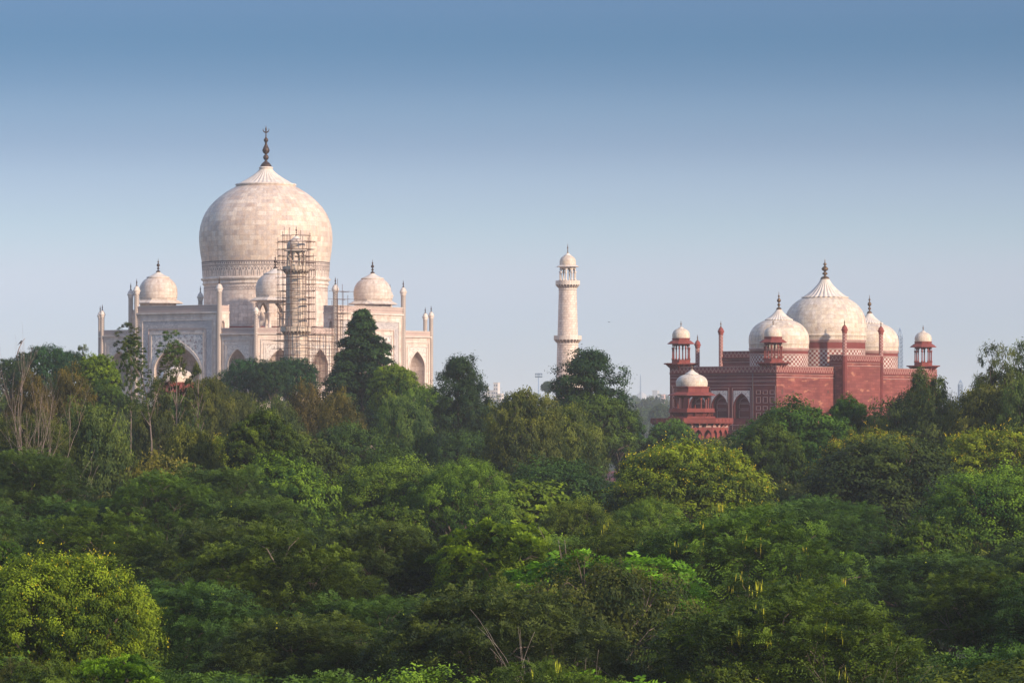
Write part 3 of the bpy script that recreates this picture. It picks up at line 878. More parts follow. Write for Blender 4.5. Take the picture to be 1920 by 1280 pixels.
parapet_run(BX, BY0, BX, BY1, 21.95, 23.0, PI / 2)
parapet_run(X1 - 1, BY0, BX, BY0, 21.95, 23.0, 0)
parapet_run(X0 - 1, -8.1, -9.2, -8.1, 22.8, 23.9, 0)
parapet_run(-9.2, -8.1, -9.2, 8.1, 22.8, 23.9, PI / 2)
p.build("parapet", M_rparapet, mos); t_.build("cornice", [M_inlay, M_redp], mos)
def mdome(x, y, zb, zd0, rm, zm, rl, zl, zt, zf, name):
    """drum from zb, dome base zd0"""
    m = MB()
    rdm = rm * .965
    zc = zb + (zd0 - zb) * .66
    m.lathe([(rdm, zb - 1.2), (rdm, zc)], 64, (x, y), 0, cap=False, ur=rdm)
    m.lathe([(rdm, zc), (rdm + .08, zc + .08), (rdm + .08, zc + .2), (rdm, zc + .25)], 64, (x, y), 2, cap=False)
    m.lathe([(rdm, zc + .25), (rdm, zd0 - .35)], 64, (x, y), 1, cap=False)
    m.lathe([(rdm, zd0 - .35), (rdm + .1, zd0 - .28), (rdm + .1, zd0 - .15), (rdm + .28, zd0 + .05), (rm * .99, zd0 + .25)], 96, (x, y), 2, flute=96, amp=.008, cap=False)
    m.build("drum", [M_check, M_redp, M_inlay], mos)
    m = MB()
    m.lathe([(rm * .985, zd0 + .2), (rm * .99, zd0 + 1.0), (rm * 1.0, zd0 + 1.05)] + dome_prof(rm * .99, zd0 + 1.06, rm, zm, rl * .98, zl)[0:], 72, (x, y), 0, cap=False, ur=rm)
    m.build("dome", M_mdome, mos)
    m = MB(); m.lathe(lotus_prof(rl, zl - .05, zt, rl * .19, .13), 168, (x, y), 0, flute=28, amp=.09)
    m.build("lotus_cap", M_flute, mos)
    m = MB(); m.lathe(finial_prof(zt - .15, zf, rl * .22), 14, (x, y)); m.build("finial", M_brass, mos)
mdome(0, 0, 20.8, 25.8, 7.9, 28.2, 4.1, 34.1, 37.8, 41.5, "c")
mdome(0, -16.2, 20.8, 24.0, 5.65, 25.6, 2.4, 29.5, 31.6, 34.9, "l")
mdome(0, 16.2, 20.8, 24.0, 5.65, 25.6, 2.4, 29.5, 31.6, 35.1, "r")
for (x, y) in ((4.3, -24.9), (-16.0, -25.1), (4.4, 29.0)):
    chhatri(mos, x, y, 21.4, 24.3, 25.4, 26.15, 28.0, 28.4, 29.5, 1.72, 2.6, 1.65, M_reds, M_reds, M_mdome, M_brass, rp=3.3, zp=21.5, colr=.13, name="corner_kiosk", eave_drop=.45, cap_r=.5)
for (x, y, zt, zf, r_, nm) in ((BX - .1, BY0, 28.1, 29.7, .42, "pinnacle"), (BX - .1, BY1, 28.1, 29.7, .42, "pinnacle"), (X0 - 1, -8.1, 28.1, 29.8, .42, "pinnacle"), (X0, -17.6, 25.4, 27.0, .42, "pinnacle")):
    guldasta(mos, nm, x, y, 19, zt, zf, r_, M_rchevron, M_reds, M_brass)

# ------------------------------------------------------------------ garden pavilions
def pavilion(x, y, zshift, label, sc=1.0, rz=PHI, lower=True):
    e = empty("garden_pavilion", (x, y, 0), rz)
    e.location.z = zshift
    tag(e, label, "pavilion")
    base = 5.0
    z0 = 8.0
    chhatri(e, 0, 0, 21.1, 24.0, 24.9, 26.2, 28.4, 29.3, 30.1, 3.15, 4.35, 2.8, M_reds, M_reds, M_mdome, M_brass, rp=4.2, zp=21.9, colr=.13, name=None, eave_drop=.35, cap_r=1.1, rail=.5)
    m = MB()
    m.prism(octo(3.2), 20.3, 21.2)
    for k in range(8):
        a = k * PI / 4; inr = 6.0
        w = Wall(m, (inr * math.sin(a), -inr * math.cos(a)), a)
        sd = 2 * inr * math.tan(PI / 8) / 2
        for j in range(3):
            u0 = -sd + j * 2 * sd / 3; u1 = u0 + 2 * sd / 3
            w.arch(u0, u1, z0, 19.0, (u0 + u1) / 2, 1.25, z0 + .1, 17.8, 18.7, 0, .45)
            w.slab((u0 + u1) / 2 - .65, (u0 + u1) / 2 + .65, 19.05, 19.4, 0, .05, 1)
        w.slab(-sd - .1, sd + .1, 19.0, 19.8, -.4, .0, 0)
    m.prism(octo(5.0), z0, 19.9)
    for k in range(8):
        a = k * PI / 4; inr = 3.9
        w = Wall(m, (inr * math.sin(a), -inr * math.cos(a)), a)
        w.arch(-1.6, 1.6, 19.9, 21.0, 0, 1.5, 19.95, 20.3, 20.7, 0, .3)
    m.build("arcade_storey", [M_reds, M_inlay], e)
    m = MB()
    m.lathe([(6.1, 19.45), (7.2, 19.78), (7.4, 19.8), (7.4, 20.7), (7.25, 20.7), (7.25, 19.95), (5.0, 19.95)], 8, rot=PI / 8, smooth=False, cap=False)
    for k in range(32):
        m.M = Matrix.Rotation(2 * PI * k / 32, 4, 'Z')
        m.face([(5.95, 0, 18.9), (7.1, 0, 19.76), (5.95, 0, 19.76)]); m.box(5.9, 7.0, -.1, .1, 19.5, 19.7)
        m.M = Matrix.Identity(4)
    for k in range(8):
        a = k * PI / 4; inr = 7.4 * math.cos(PI / 8)
        w = Wall(m, (inr * math.sin(a), -inr * math.cos(a)), a)
        for j in range(5): w.frame(-2.8 + j * 1.12, -2.8 + j * 1.12 + 1.0, 19.95, 20.6, .08, 0, .04)
    m.build("balcony", M_reds, e)
    return e
pavilion(31.6, 690, 0, "red sandstone corner pavilion with white dome in front of the mosque side wall")
pavilion(-55.3, 646, .3, "small cream domed red pavilion half hidden by trees before the big marble arch")
#VEG ---------------------------------------------------------------- ground and air
def ground_z(x, y):
    r = math.hypot(x, y)
    t = min(1, max(0, (r - 240) / 320)); t = t * t * (3 - 2 * t)
    return 7.0 * t
def build_ground():
    m = MB(); xs = list(range(-900, 901, 60)); xs = [-8800, -4000, -1800] + xs + [1800, 4000, 8800]
    ys = [-250, 0, 60, 120, 180, 240, 280, 320, 360, 400, 440, 480, 520, 560, 620, 760, 1000, 1500, 2500, 5000, 11500]
    I = [[m.addv((x, y, ground_z(x, y))) for x in xs] for y in ys]
    for a in range(len(ys) - 1):
        for b in range(len(xs) - 1):
            m.fidx((I[a][b], I[a][b + 1], I[a + 1][b + 1], I[a + 1][b]), 0, True)
    t = NT("forest_floor")
    c = t.ramp(t.noise(t.obj(), 0.15, 6, 0.7), [(0.3, (0.018, 0.026, 0.010)), (0.7, (0.05, 0.055, 0.025))])
    o = m.build("ground", t.finish(c, 0.95)); tag(o, kind="structure")
build_ground()

# ------------------------------------------------------------------ leaves
def leaf_mat(name, dark, light, transl=0.35, var=0.33, gloss=0.25, hue=0.045):
    if name.startswith('leaf_'): dark = tuple(c * .55 for c in dark); light = (light[0] * 1.3, light[1] * 1.12, light[2] * .72)  # dark end lowered to deepen the painted crown shadows
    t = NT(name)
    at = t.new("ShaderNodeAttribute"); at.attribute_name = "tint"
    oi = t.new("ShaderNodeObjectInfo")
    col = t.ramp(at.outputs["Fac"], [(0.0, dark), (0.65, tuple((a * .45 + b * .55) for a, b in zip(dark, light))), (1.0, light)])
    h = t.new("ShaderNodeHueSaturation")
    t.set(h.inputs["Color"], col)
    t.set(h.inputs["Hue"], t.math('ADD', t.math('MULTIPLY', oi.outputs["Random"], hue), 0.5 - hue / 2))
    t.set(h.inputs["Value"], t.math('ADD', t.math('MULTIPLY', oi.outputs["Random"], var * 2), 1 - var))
    p = t.new("ShaderNodeBsdfPrincipled"); t.set(p.inputs["Base Color"], h.outputs[0]); p.inputs["Roughness"].default_value = 0.6
    p.inputs["Specular IOR Level"].default_value = gloss * .45
    tr_ = t.new("ShaderNodeBsdfTranslucent"); t.set(tr_.inputs[0], t.mix(1.0, h.outputs[0], (1.0, 1.0, 0.45), 'MULTIPLY'))
    mx = t.new("ShaderNodeMixShader"); mx.inputs[0].default_value = transl
    t.t.links.new(p.outputs[0], mx.inputs[1]); t.t.links.new(tr_.outputs[0], mx.inputs[2]); t.t.links.new(mx.outputs[0], t.out.inputs[0])
    return t.m
def unit(a):
    return a / np.maximum(np.linalg.norm(a, axis=-1, keepdims=True), 1e-9)
def quads_object(name, V, tint, mi, mats):
    n = len(V); me = bpy.data.meshes.new(name)
    me.vertices.add(n * 4); me.vertices.foreach_set("co", V.astype(np.float32).ravel())
    me.loops.add(n * 4); me.loops.foreach_set("vertex_index", np.arange(n * 4, dtype=np.int32))
    me.polygons.add(n); me.polygons.foreach_set("loop_start", np.arange(0, n * 4, 4, dtype=np.int32))
    try: me.polygons.foreach_set("loop_total", np.full(n, 4, dtype=np.int32))
    except Exception: pass
    for m in mats: me.materials.append(m)
    me.polygons.foreach_set("material_index", mi.astype(np.int32))
    at = me.attributes.new("tint", 'FLOAT', 'FACE'); at.data.foreach_set("value", tint.astype(np.float32))
    me.update(calc_edges=True)
    return me
def leaves(P, N_, D, L, W):
    D = unit(D - N_ * (D * N_).sum(-1, keepdims=True)); Sd = np.cross(N_, D)
    L = L[:, None]; W = W[:, None]
    return np.stack([P, P + D * L * .5 + Sd * W * .5, P + D * L, P + D * L * .5 - Sd * W * .5], 1)

class Proto:
    pass
PROTO = {}
def make_proto(kind, seed, R_=5.0, Hc=6.0, nl=26, lr=1.5, ns=16, nf=40, L=.26, W=.11, style='leaf', droop=0.0, up=.5,
               layers=0, cone=False, gap=0.0, low=-0.35, mats=None, blossom=0.0, bark=None, limb=0.16, squash=.7, inner=.62, pods=0, tip=.0, sub=.34, fine=1.0, core=1.0):
    g = np.random.default_rng(seed)
    # lobes
    d = unit(g.normal(size=(nl * 14, 3))); d = d[d[:, 2] > low]
    rad = np.array([R_ - lr * .8, R_ - lr * .8, Hc / 2 - lr * squash * .7])
    f = g.uniform(inner, 1.0, (len(d), 1)) ** .6
    cand = d * rad * f; sel = [0]; dist = np.linalg.norm(cand - cand[0], axis=1)
    while len(sel) < nl:            # spread the lobes so that each reads as a lump of its own
        j = int(np.argmax(dist * g.uniform(.75, 1, len(dist)))); sel.append(j); dist = np.minimum(dist, np.linalg.norm(cand - cand[j], axis=1))
    C_ = cand[sel]
    C_[:, 2] += Hc / 2
    if low > -.5: C_[:, 2] = np.maximum(C_[:, 2], lr * .5)
    lrad = lr * g.uniform(.65, 1.3, nl)
    if cone:
        t = np.sort(g.uniform(0, 1, nl)) ** 1.0; a = g.uniform(0, 2 * PI, nl)
        rr = (1 - t) ** .7 * (R_ - lr * .6) * g.uniform(.3, 1.12, nl)
        C_ = np.stack([rr * np.cos(a), rr * np.sin(a), .4 + t * (Hc - lr * .8)], 1); lrad = lr * (1.15 - .75 * t) * g.uniform(.7, 1.25, nl)
    if layers:
        k = g.integers(0, layers, nl); t = (k + .5) / layers
        a = g.uniform(0, 2 * PI, nl); prof = np.sqrt(np.maximum(.05, 1 - (2 * np.abs(t - .42)) ** 2.2))
        rr = prof * (R_ - lr * .7) * np.sqrt(g.uniform(0.02, 1, nl))
        C_ = np.stack([rr * np.cos(a), rr * np.sin(a), .3 + t * (Hc - lr * .7) + g.normal(0, .25, nl) - .05 * rr], 1)
    # clumps
    nfib = int(ns * 1.7); ii = np.arange(nfib) + .5; ph = np.arccos(1 - 2 * ii / nfib); th = PI * (1 + 5 ** .5) * ii
    fib = np.stack([np.cos(th) * np.sin(ph), np.sin(th) * np.sin(ph), np.cos(ph)], 1)
    dd = np.zeros((nl, ns, 3))
    for q in range(nl):      # an even but jittered shell of clumps round every lobe, facing up and outwards
        a_ = g.uniform(0, 2 * PI); rot_ = np.array([[math.cos(a_), -math.sin(a_), 0], [math.sin(a_), math.cos(a_), 0], [0, 0, 1]])
        fq = unit(fib @ rot_.T + g.normal(size=fib.shape) * .16)
        want = fq @ (unit(C_[q] - np.array([0, 0, Hc * .35])) * .6 + np.array([0, 0, up]))
        dd[q] = fq[np.argsort(-want)[:ns]]
    sr = lrad[:, None, None]
    SP = C_[:, None, :] + dd * sr * g.uniform(.78, 1.08, (nl, ns, 1)) * np.array([1, 1, squash])
    stint = np.clip(.40 + g.normal(0, .16, (nl, 1)) + g.normal(0, .16, (nl, ns)) + tip * (dd[:, :, 2] - .3), 0, 1)  # upward clumps lighter: young growth, and top light painted into the tint
    ssz = np.repeat(lrad[:, None], ns, 1) * sub * g.uniform(.7, 1.35, (nl, ns))
    SP = SP.reshape(-1, 3); dn = dd.reshape(-1, 3); stint = stint.ravel(); ssz = ssz.ravel()
    if gap > 0:
        keep = g.uniform(size=len(SP)) > gap; SP, dn, stint, ssz = SP[keep], dn[keep], stint[keep], ssz[keep]
    M_ = len(SP)
    if style == 'leaf':
        o = g.normal(size=(M_, nf, 3)) * np.array([.55, .55, .30]) * ssz[:, None, None]
        P = SP[:, None, :] + o
        Nn = unit(dn[:, None, :] * .8 + o / ssz[:, None, None] * .6 + np.array([0, 0, .6]) + g.normal(size=(M_, nf, 3)) * .34)
        D = dn[:, None, :] * .5 + g.normal(size=(M_, nf, 3)) * .8 + np.array([0, 0, -droop])
        if droop > .8: P[..., 2] -= g.uniform(0, 1, (M_, nf)) ** 2 * ssz[:, None] * droop * .7
        P = P.reshape(-1, 3); Nn = Nn.reshape(-1, 3); D = D.reshape(-1, 3)
        if droop > .8:
            Nn = unit(Nn * np.array([1, 1, .25]))
        n = len(P); l = L * g.uniform(.65, 1.25, n); w_ = W * g.uniform(.7, 1.2, n)
        V = leaves(P, Nn, D, l, w_); ti = np.clip(np.repeat(stint, nf) - .06 + .22 * (o[..., 2] / ssz[:, None]).ravel() * 2 + g.normal(0, .08, n), 0, 1)  # upper leaves lighter, lower darker: top light put into clump colour
    else:       # fronds of paired leaflets
        K = 7; nfr = nf // 4
        a = g.uniform(0, 2 * PI, (M_, nfr)); base = SP[:, None, :] + g.normal(size=(M_, nfr, 3)) * ssz[:, None, None] * np.array([.42, .42, .16])
        fd = np.stack([np.cos(a), np.sin(a), g.uniform(-.25, .5, (M_, nfr))], -1) + dn[:, None, :] * .8; fd = unit(fd)
        LF = (ssz[:, None] * 1.15 + .25) * g.uniform(.7, 1.2, (M_, nfr))
        t = (np.arange(K) + .5) / K
        P = base[:, :, None, :] + fd[:, :, None, :] * (t[None, None, :, None] * LF[:, :, None, None]) + np.array([0, 0, -1.0]) * (t ** 2)[None, None, :, None] * LF[:, :, None, None] * (.35 + droop)
        upv = np.array([0, 0, 1.0]) + g.normal(size=(M_, nfr, 3)) * .25
        sv = unit(np.cross(fd, upv)); nrm = unit(np.cross(sv, fd))
        P2 = np.repeat(P[:, :, :, None, :], 2, 3)
        sg = np.array([1.0, -1.0])[None, None, None, :, None]
        D = sv[:, :, None, None, :] * sg + fd[:, :, None, None, :] * .45 + np.array([0, 0, -.25])
        Nn = np.broadcast_to(nrm[:, :, None, None, :], D.shape) if D.shape == P2.shape else np.broadcast_to(nrm[:, :, None, None, :], P2.shape)
        D = np.broadcast_to(D, P2.shape)
        P = P2.reshape(-1, 3); D = D.reshape(-1, 3); Nn = unit(Nn.reshape(-1, 3) + g.normal(size=P.shape) * .18); n = len(P)
        ll = L * (1.1 - .5 * np.abs(np.broadcast_to(t[None, None, :, None], P2.shape[:4]).ravel() - .4)) * g.uniform(.8, 1.15, n)
        V = leaves(P, Nn, D, ll, W * np.ones(n)); ti = np.clip(np.repeat(stint, nfr * K * 2) + np.repeat(((base - SP[:, None, :])[..., 2] / ssz[:, None]).ravel(), K * 2) * .9 + g.normal(0, .06, n), 0, 1)  # fronds likewise: tint climbs with height to mimic top-lit clumps
    mi = np.zeros(len(V))
    if blossom > 0:
        upm = dn[:, 2] > -.1
        hv = np.where(upm & (g.uniform(size=M_) < .8))[0]; nb = int(len(hv) * blossom)
        pick = g.choice(hv, nb); nb3 = 3
        P = np.repeat(SP[pick] + dn[pick] * ssz[pick][:, None] * .75 + g.normal(size=(nb, 3)) * ssz[pick][:, None] * .5, nb3, 0); P = P + g.normal(size=P.shape) * .07
        Nn = unit(g.normal(size=P.shape) + np.array([0, 0, .6])); D = g.normal(size=P.shape)
        V2 = leaves(P, Nn, D, g.uniform(.07, .13, len(P)) * fine, np.full(len(P), .075 * fine)); V = np.concatenate([V, V2]); mi = np.concatenate([mi, np.ones(len(V2))]); ti = np.concatenate([ti, g.uniform(size=len(V2))])
    if core > 0:      # inner leaves block the view, crown shade put into their darker tint
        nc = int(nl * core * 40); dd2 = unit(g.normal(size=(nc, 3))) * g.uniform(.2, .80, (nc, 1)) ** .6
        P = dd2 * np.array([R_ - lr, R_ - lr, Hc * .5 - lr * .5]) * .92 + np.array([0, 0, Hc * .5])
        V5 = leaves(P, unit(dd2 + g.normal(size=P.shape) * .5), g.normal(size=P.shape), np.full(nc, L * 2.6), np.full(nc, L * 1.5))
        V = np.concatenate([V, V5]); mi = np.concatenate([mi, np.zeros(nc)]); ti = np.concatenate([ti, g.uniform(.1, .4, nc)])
    p = Proto(); p.R = R_; p.Hc = Hc
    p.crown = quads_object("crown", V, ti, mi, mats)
    p.pods = None
    if pods:
        pick = g.choice(len(SP), pods); hub = SP[pick] + dn[pick] * ssz[pick][:, None] * .8
        n4 = 5; P = np.repeat(hub, n4, 0) + g.normal(size=(pods * n4, 3)) * .11
        a = g.uniform(0, 2 * PI, len(P)); Nn = np.stack([np.cos(a), np.sin(a), 0 * a], 1)
        D = np.tile(np.array([[0, 0, -1.0]]), (len(P), 1)) + g.normal(size=P.shape) * .12
        V3 = leaves(P, Nn, D, g.uniform(.18, .34, len(P)), np.full(len(P), .038))
        V4 = leaves(P, np.roll(Nn, 1, 1) * np.array([1, 1, 0]) + 1e-3, D, g.uniform(.18, .34, len(P)), np.full(len(P), .038))
        V3 = np.concatenate([V3, V4])
        p.pods = quads_object("seed_pods", V3, g.uniform(size=len(V3)), np.zeros(len(V3)), [M_pod])
    # limbs
    m = MB(); rr = random.Random(seed)
    order = sorted(range(nl), key=lambda i: rr.random())[:min(nl, 18)]
    for i in order:
        c = C_[i]; h0 = rr.uniform(-.2, .45) * (Hc if (cone or layers) else Hc * .4)
        if cone or layers: h0 = max(0, c[2] - .12 * Hc)
        if low < -.7: h0 = max(0, c[2] - .22 * Hc)
        mid = (c[0] * .45 + rr.uniform(-.3, .3), c[1] * .45 + rr.uniform(-.3, .3), h0 + (c[2] - h0) * .6)
        b = limb
        m.tube([(0, 0, min(h0, 0) if not (cone or layers or low < -.7) else h0), mid, tuple(c)], [b * .9, b * .55, b * .22], 5)
        for q in range(4):
            j = rr.randrange(ns)
            e = C_[i] + dd[i, j] * lrad[i] * .95 * np.array([1, 1, squash])
            m.tube([tuple(c * .8 + np.array(mid) * .2), tuple((c + e) / 2 + np.array([0, 0, .1])), tuple(e)], [b * .25, b * .15, b * .07], 4)
    if cone or layers or low < -.7: m.tube([(0, 0, -.3), (0.1, 0, Hc * .5), (0, 0, Hc * .9)], [limb * 1.6, limb, limb * .3], 7)
    else: m.tube([(0, 0, -.3), (0, .1, Hc * .35)], [limb * 1.4, limb], 7)
    o = m.build("limbs", bark); p.limbs = o.data; bpy.data.objects.remove(o)
    m = MB(); m.tube([(0, 0, -.02), (.12, .05, .33), (-.06, .08, .66), (0, 0, 1.0)], [limb * 2.6, limb * 2.0, limb * 1.7, limb * 1.4], 9)
    o = m.build("trunk", bark); p.trunk = o.data; bpy.data.objects.remove(o)
    PROTO.setdefault(kind, []).append(p)

def bark(name, a, b):
    t = NT(name)
    return t.finish(t.ramp(t.noise(t.obj(), 2.2, 5, .6), [(.35, a), (.65, b)]), .9)
B_dark = bark("bark_dark", (.05, .036, .028), (.11, .085, .065))
B_grey = bark("bark_grey", (.10, .075, .06), (.20, .155, .125))
B_pale = bark("bark_pale", (.26, .20, .17), (.45, .37, .31))
M_pod = leaf_mat("seed_pod", (.38, .36, .03), (.62, .58, .07), .3, 0.05)
L_feather = leaf_mat("leaf_feathery", (.018, .056, .012), (.095, .190, .024), .2)
L_feath2 = leaf_mat("leaf_feathery_bluish", (.028, .070, .028), (.095, .170, .046), .25)
L_cassia = leaf_mat("leaf_yellow_green", (.055, .105, .010), (.250, .350, .028), .3, .12)
L_round = leaf_mat("leaf_mid_green", (.036, .088, .012), (.160, .255, .028), .3)
L_bright = leaf_mat("leaf_fresh_green", (.038, .120, .012), (.180, .340, .026), .35, .12)
L_olive = leaf_mat("leaf_olive", (.038, .072, .018), (.135, .165, .032), .25)
L_deep = leaf_mat("leaf_deep_green", (.016, .045, .013), (.062, .120, .026), .2, .12)
L_dark = leaf_mat("leaf_dark", (.012, .046, .022), (.042, .105, .038), .2, .12)
L_neem = leaf_mat("leaf_neem", (.018, .056, .008), (.100, .180, .018), .2, .12)
L_euca = leaf_mat("leaf_eucalyptus", (.032, .074, .026), (.120, .175, .044), .25)
L_lime = leaf_mat("leaf_lime", (.045, .135, .016), (.190, .330, .030), .35, .1)
L_far = leaf_mat("leaf_distant", (.030, .070, .030), (.080, .140, .050), .25)
L_brown = leaf_mat("leaf_rusty", (.055, .062, .018), (.150, .135, .034), .25)
M_yel = leaf_mat("yellow_blossom", (.30, .26, .015), (.62, .46, .025), .3, 0.05)
M_tipl = leaf_mat("leaf_young_tip", (.20, .32, .03), (.36, .46, .05), .4, .05)

# near crowns
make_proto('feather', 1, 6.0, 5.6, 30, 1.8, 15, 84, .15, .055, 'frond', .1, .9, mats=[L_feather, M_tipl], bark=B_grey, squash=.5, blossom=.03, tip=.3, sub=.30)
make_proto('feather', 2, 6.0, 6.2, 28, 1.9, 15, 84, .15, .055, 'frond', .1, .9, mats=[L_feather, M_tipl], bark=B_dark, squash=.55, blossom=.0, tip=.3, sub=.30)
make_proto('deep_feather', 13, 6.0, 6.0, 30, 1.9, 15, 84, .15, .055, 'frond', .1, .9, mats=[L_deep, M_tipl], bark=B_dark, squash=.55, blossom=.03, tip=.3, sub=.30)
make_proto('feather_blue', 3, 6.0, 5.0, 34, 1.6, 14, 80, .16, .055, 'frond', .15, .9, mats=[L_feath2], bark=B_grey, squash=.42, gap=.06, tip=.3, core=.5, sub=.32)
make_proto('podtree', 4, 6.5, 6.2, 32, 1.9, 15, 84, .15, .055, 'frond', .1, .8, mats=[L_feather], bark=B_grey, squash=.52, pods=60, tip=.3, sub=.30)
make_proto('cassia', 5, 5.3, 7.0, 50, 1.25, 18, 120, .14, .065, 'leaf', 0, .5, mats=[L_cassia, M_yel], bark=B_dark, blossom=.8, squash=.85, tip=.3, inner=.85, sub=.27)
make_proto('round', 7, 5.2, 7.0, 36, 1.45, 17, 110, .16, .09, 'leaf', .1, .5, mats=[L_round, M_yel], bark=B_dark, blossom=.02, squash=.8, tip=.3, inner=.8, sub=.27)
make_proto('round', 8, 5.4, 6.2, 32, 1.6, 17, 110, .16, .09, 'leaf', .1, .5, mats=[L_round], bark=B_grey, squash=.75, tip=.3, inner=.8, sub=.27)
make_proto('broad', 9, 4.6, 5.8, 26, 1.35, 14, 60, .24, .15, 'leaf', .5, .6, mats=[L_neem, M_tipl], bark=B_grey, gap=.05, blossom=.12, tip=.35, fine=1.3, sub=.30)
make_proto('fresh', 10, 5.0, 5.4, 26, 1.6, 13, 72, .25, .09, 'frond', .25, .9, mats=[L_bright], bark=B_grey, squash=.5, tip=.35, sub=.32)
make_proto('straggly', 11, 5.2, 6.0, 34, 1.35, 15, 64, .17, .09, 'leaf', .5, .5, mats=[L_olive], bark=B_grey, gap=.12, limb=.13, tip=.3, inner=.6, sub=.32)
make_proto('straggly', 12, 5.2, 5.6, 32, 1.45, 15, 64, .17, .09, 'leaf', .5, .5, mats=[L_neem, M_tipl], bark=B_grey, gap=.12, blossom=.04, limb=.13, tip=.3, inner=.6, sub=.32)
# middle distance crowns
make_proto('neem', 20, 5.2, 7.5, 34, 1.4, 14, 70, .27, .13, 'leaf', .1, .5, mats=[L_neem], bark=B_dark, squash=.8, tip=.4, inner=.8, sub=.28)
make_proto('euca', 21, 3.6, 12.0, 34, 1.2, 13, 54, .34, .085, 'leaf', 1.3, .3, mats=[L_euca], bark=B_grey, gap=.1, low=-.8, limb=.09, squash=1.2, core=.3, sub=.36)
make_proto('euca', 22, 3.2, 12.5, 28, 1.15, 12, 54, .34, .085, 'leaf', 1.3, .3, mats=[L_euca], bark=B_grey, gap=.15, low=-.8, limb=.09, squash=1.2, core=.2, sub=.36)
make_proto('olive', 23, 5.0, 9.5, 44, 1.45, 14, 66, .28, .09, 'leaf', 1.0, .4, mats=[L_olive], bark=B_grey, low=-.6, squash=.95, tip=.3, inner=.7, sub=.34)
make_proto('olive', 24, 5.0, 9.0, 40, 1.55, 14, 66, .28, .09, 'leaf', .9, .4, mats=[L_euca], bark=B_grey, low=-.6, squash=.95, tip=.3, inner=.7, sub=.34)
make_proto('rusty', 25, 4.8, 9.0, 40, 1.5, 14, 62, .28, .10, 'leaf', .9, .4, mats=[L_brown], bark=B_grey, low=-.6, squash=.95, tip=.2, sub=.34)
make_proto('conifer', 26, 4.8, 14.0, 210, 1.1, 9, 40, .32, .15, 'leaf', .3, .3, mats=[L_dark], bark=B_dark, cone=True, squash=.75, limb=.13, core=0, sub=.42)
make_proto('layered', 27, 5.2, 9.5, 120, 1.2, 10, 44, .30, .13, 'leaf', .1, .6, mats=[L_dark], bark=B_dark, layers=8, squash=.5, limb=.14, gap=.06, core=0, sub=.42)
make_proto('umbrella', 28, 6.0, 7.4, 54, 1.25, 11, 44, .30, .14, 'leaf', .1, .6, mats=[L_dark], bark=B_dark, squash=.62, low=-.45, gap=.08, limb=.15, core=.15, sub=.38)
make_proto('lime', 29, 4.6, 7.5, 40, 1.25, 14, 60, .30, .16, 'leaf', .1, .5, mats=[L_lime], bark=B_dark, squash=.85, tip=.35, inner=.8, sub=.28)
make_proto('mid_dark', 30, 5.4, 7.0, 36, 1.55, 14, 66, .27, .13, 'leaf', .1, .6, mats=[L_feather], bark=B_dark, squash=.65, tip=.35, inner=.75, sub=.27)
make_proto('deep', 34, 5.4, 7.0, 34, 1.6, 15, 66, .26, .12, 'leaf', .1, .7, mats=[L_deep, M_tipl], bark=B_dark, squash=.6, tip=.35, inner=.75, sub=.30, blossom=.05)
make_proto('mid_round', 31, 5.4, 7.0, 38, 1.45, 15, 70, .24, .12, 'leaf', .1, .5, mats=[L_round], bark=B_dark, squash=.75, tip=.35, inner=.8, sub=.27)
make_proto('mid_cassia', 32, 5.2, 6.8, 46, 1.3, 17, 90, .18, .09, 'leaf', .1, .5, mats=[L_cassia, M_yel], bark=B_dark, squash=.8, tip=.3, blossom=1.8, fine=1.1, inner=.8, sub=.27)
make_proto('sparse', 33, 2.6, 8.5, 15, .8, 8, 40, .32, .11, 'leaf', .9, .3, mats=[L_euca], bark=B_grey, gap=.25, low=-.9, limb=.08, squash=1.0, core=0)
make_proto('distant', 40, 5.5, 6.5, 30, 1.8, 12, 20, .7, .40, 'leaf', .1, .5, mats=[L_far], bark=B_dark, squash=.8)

vr = random.Random(11)
placed = []
def place(kind, px, py, wpx, d, label, group=None, cat="tree", rz=None, sv=1.0, var=None, name=None):
    ps = PROTO[kind]; p = ps[var if var is not None else vr.randrange(len(ps))]
    x = (px - 960) * d / F; top = CAMZ - (py - HY) * d / F
    g0 = ground_z(x, d); s_ = wpx * d / F / (2 * p.R) / 1.02
    Ht = max(3.0, top - g0); hz = s_ * sv
    hz = min(max(hz, DEEP.get(kind, .62) * Ht / p.Hc), (2.0 if kind in ('olive', 'rusty', 'euca', 'sparse', 'conifer') else 1.5) * s_)
    if p.Hc * hz > Ht * .86: hz = Ht * .86 / p.Hc
    names = {'dead': 'bare_tree'}
    e = empty(name or NAMES.get(kind, "tree"), (x, d, g0 - .1), vr.uniform(0, 2 * PI) if rz is None else rz)
    tag(e, label, cat, group)
    base = Ht - p.Hc * hz
    for nm, me in (("crown", p.crown), ("limbs", p.limbs), ("seed_pods", p.pods)):
        if me is None: continue
        o = bpy.data.objects.new(nm, me); COL.objects.link(o); o.parent = e
        o.location = (0, 0, base); o.scale = (s_, s_, hz)
        if nm == "seed_pods": o["kind"] = "stuff"
    o = bpy.data.objects.new("trunk", p.trunk); COL.objects.link(o); o.parent = e; o.scale = (s_, s_, base + .02)
    placed.append((px, wpx, d))
    return e
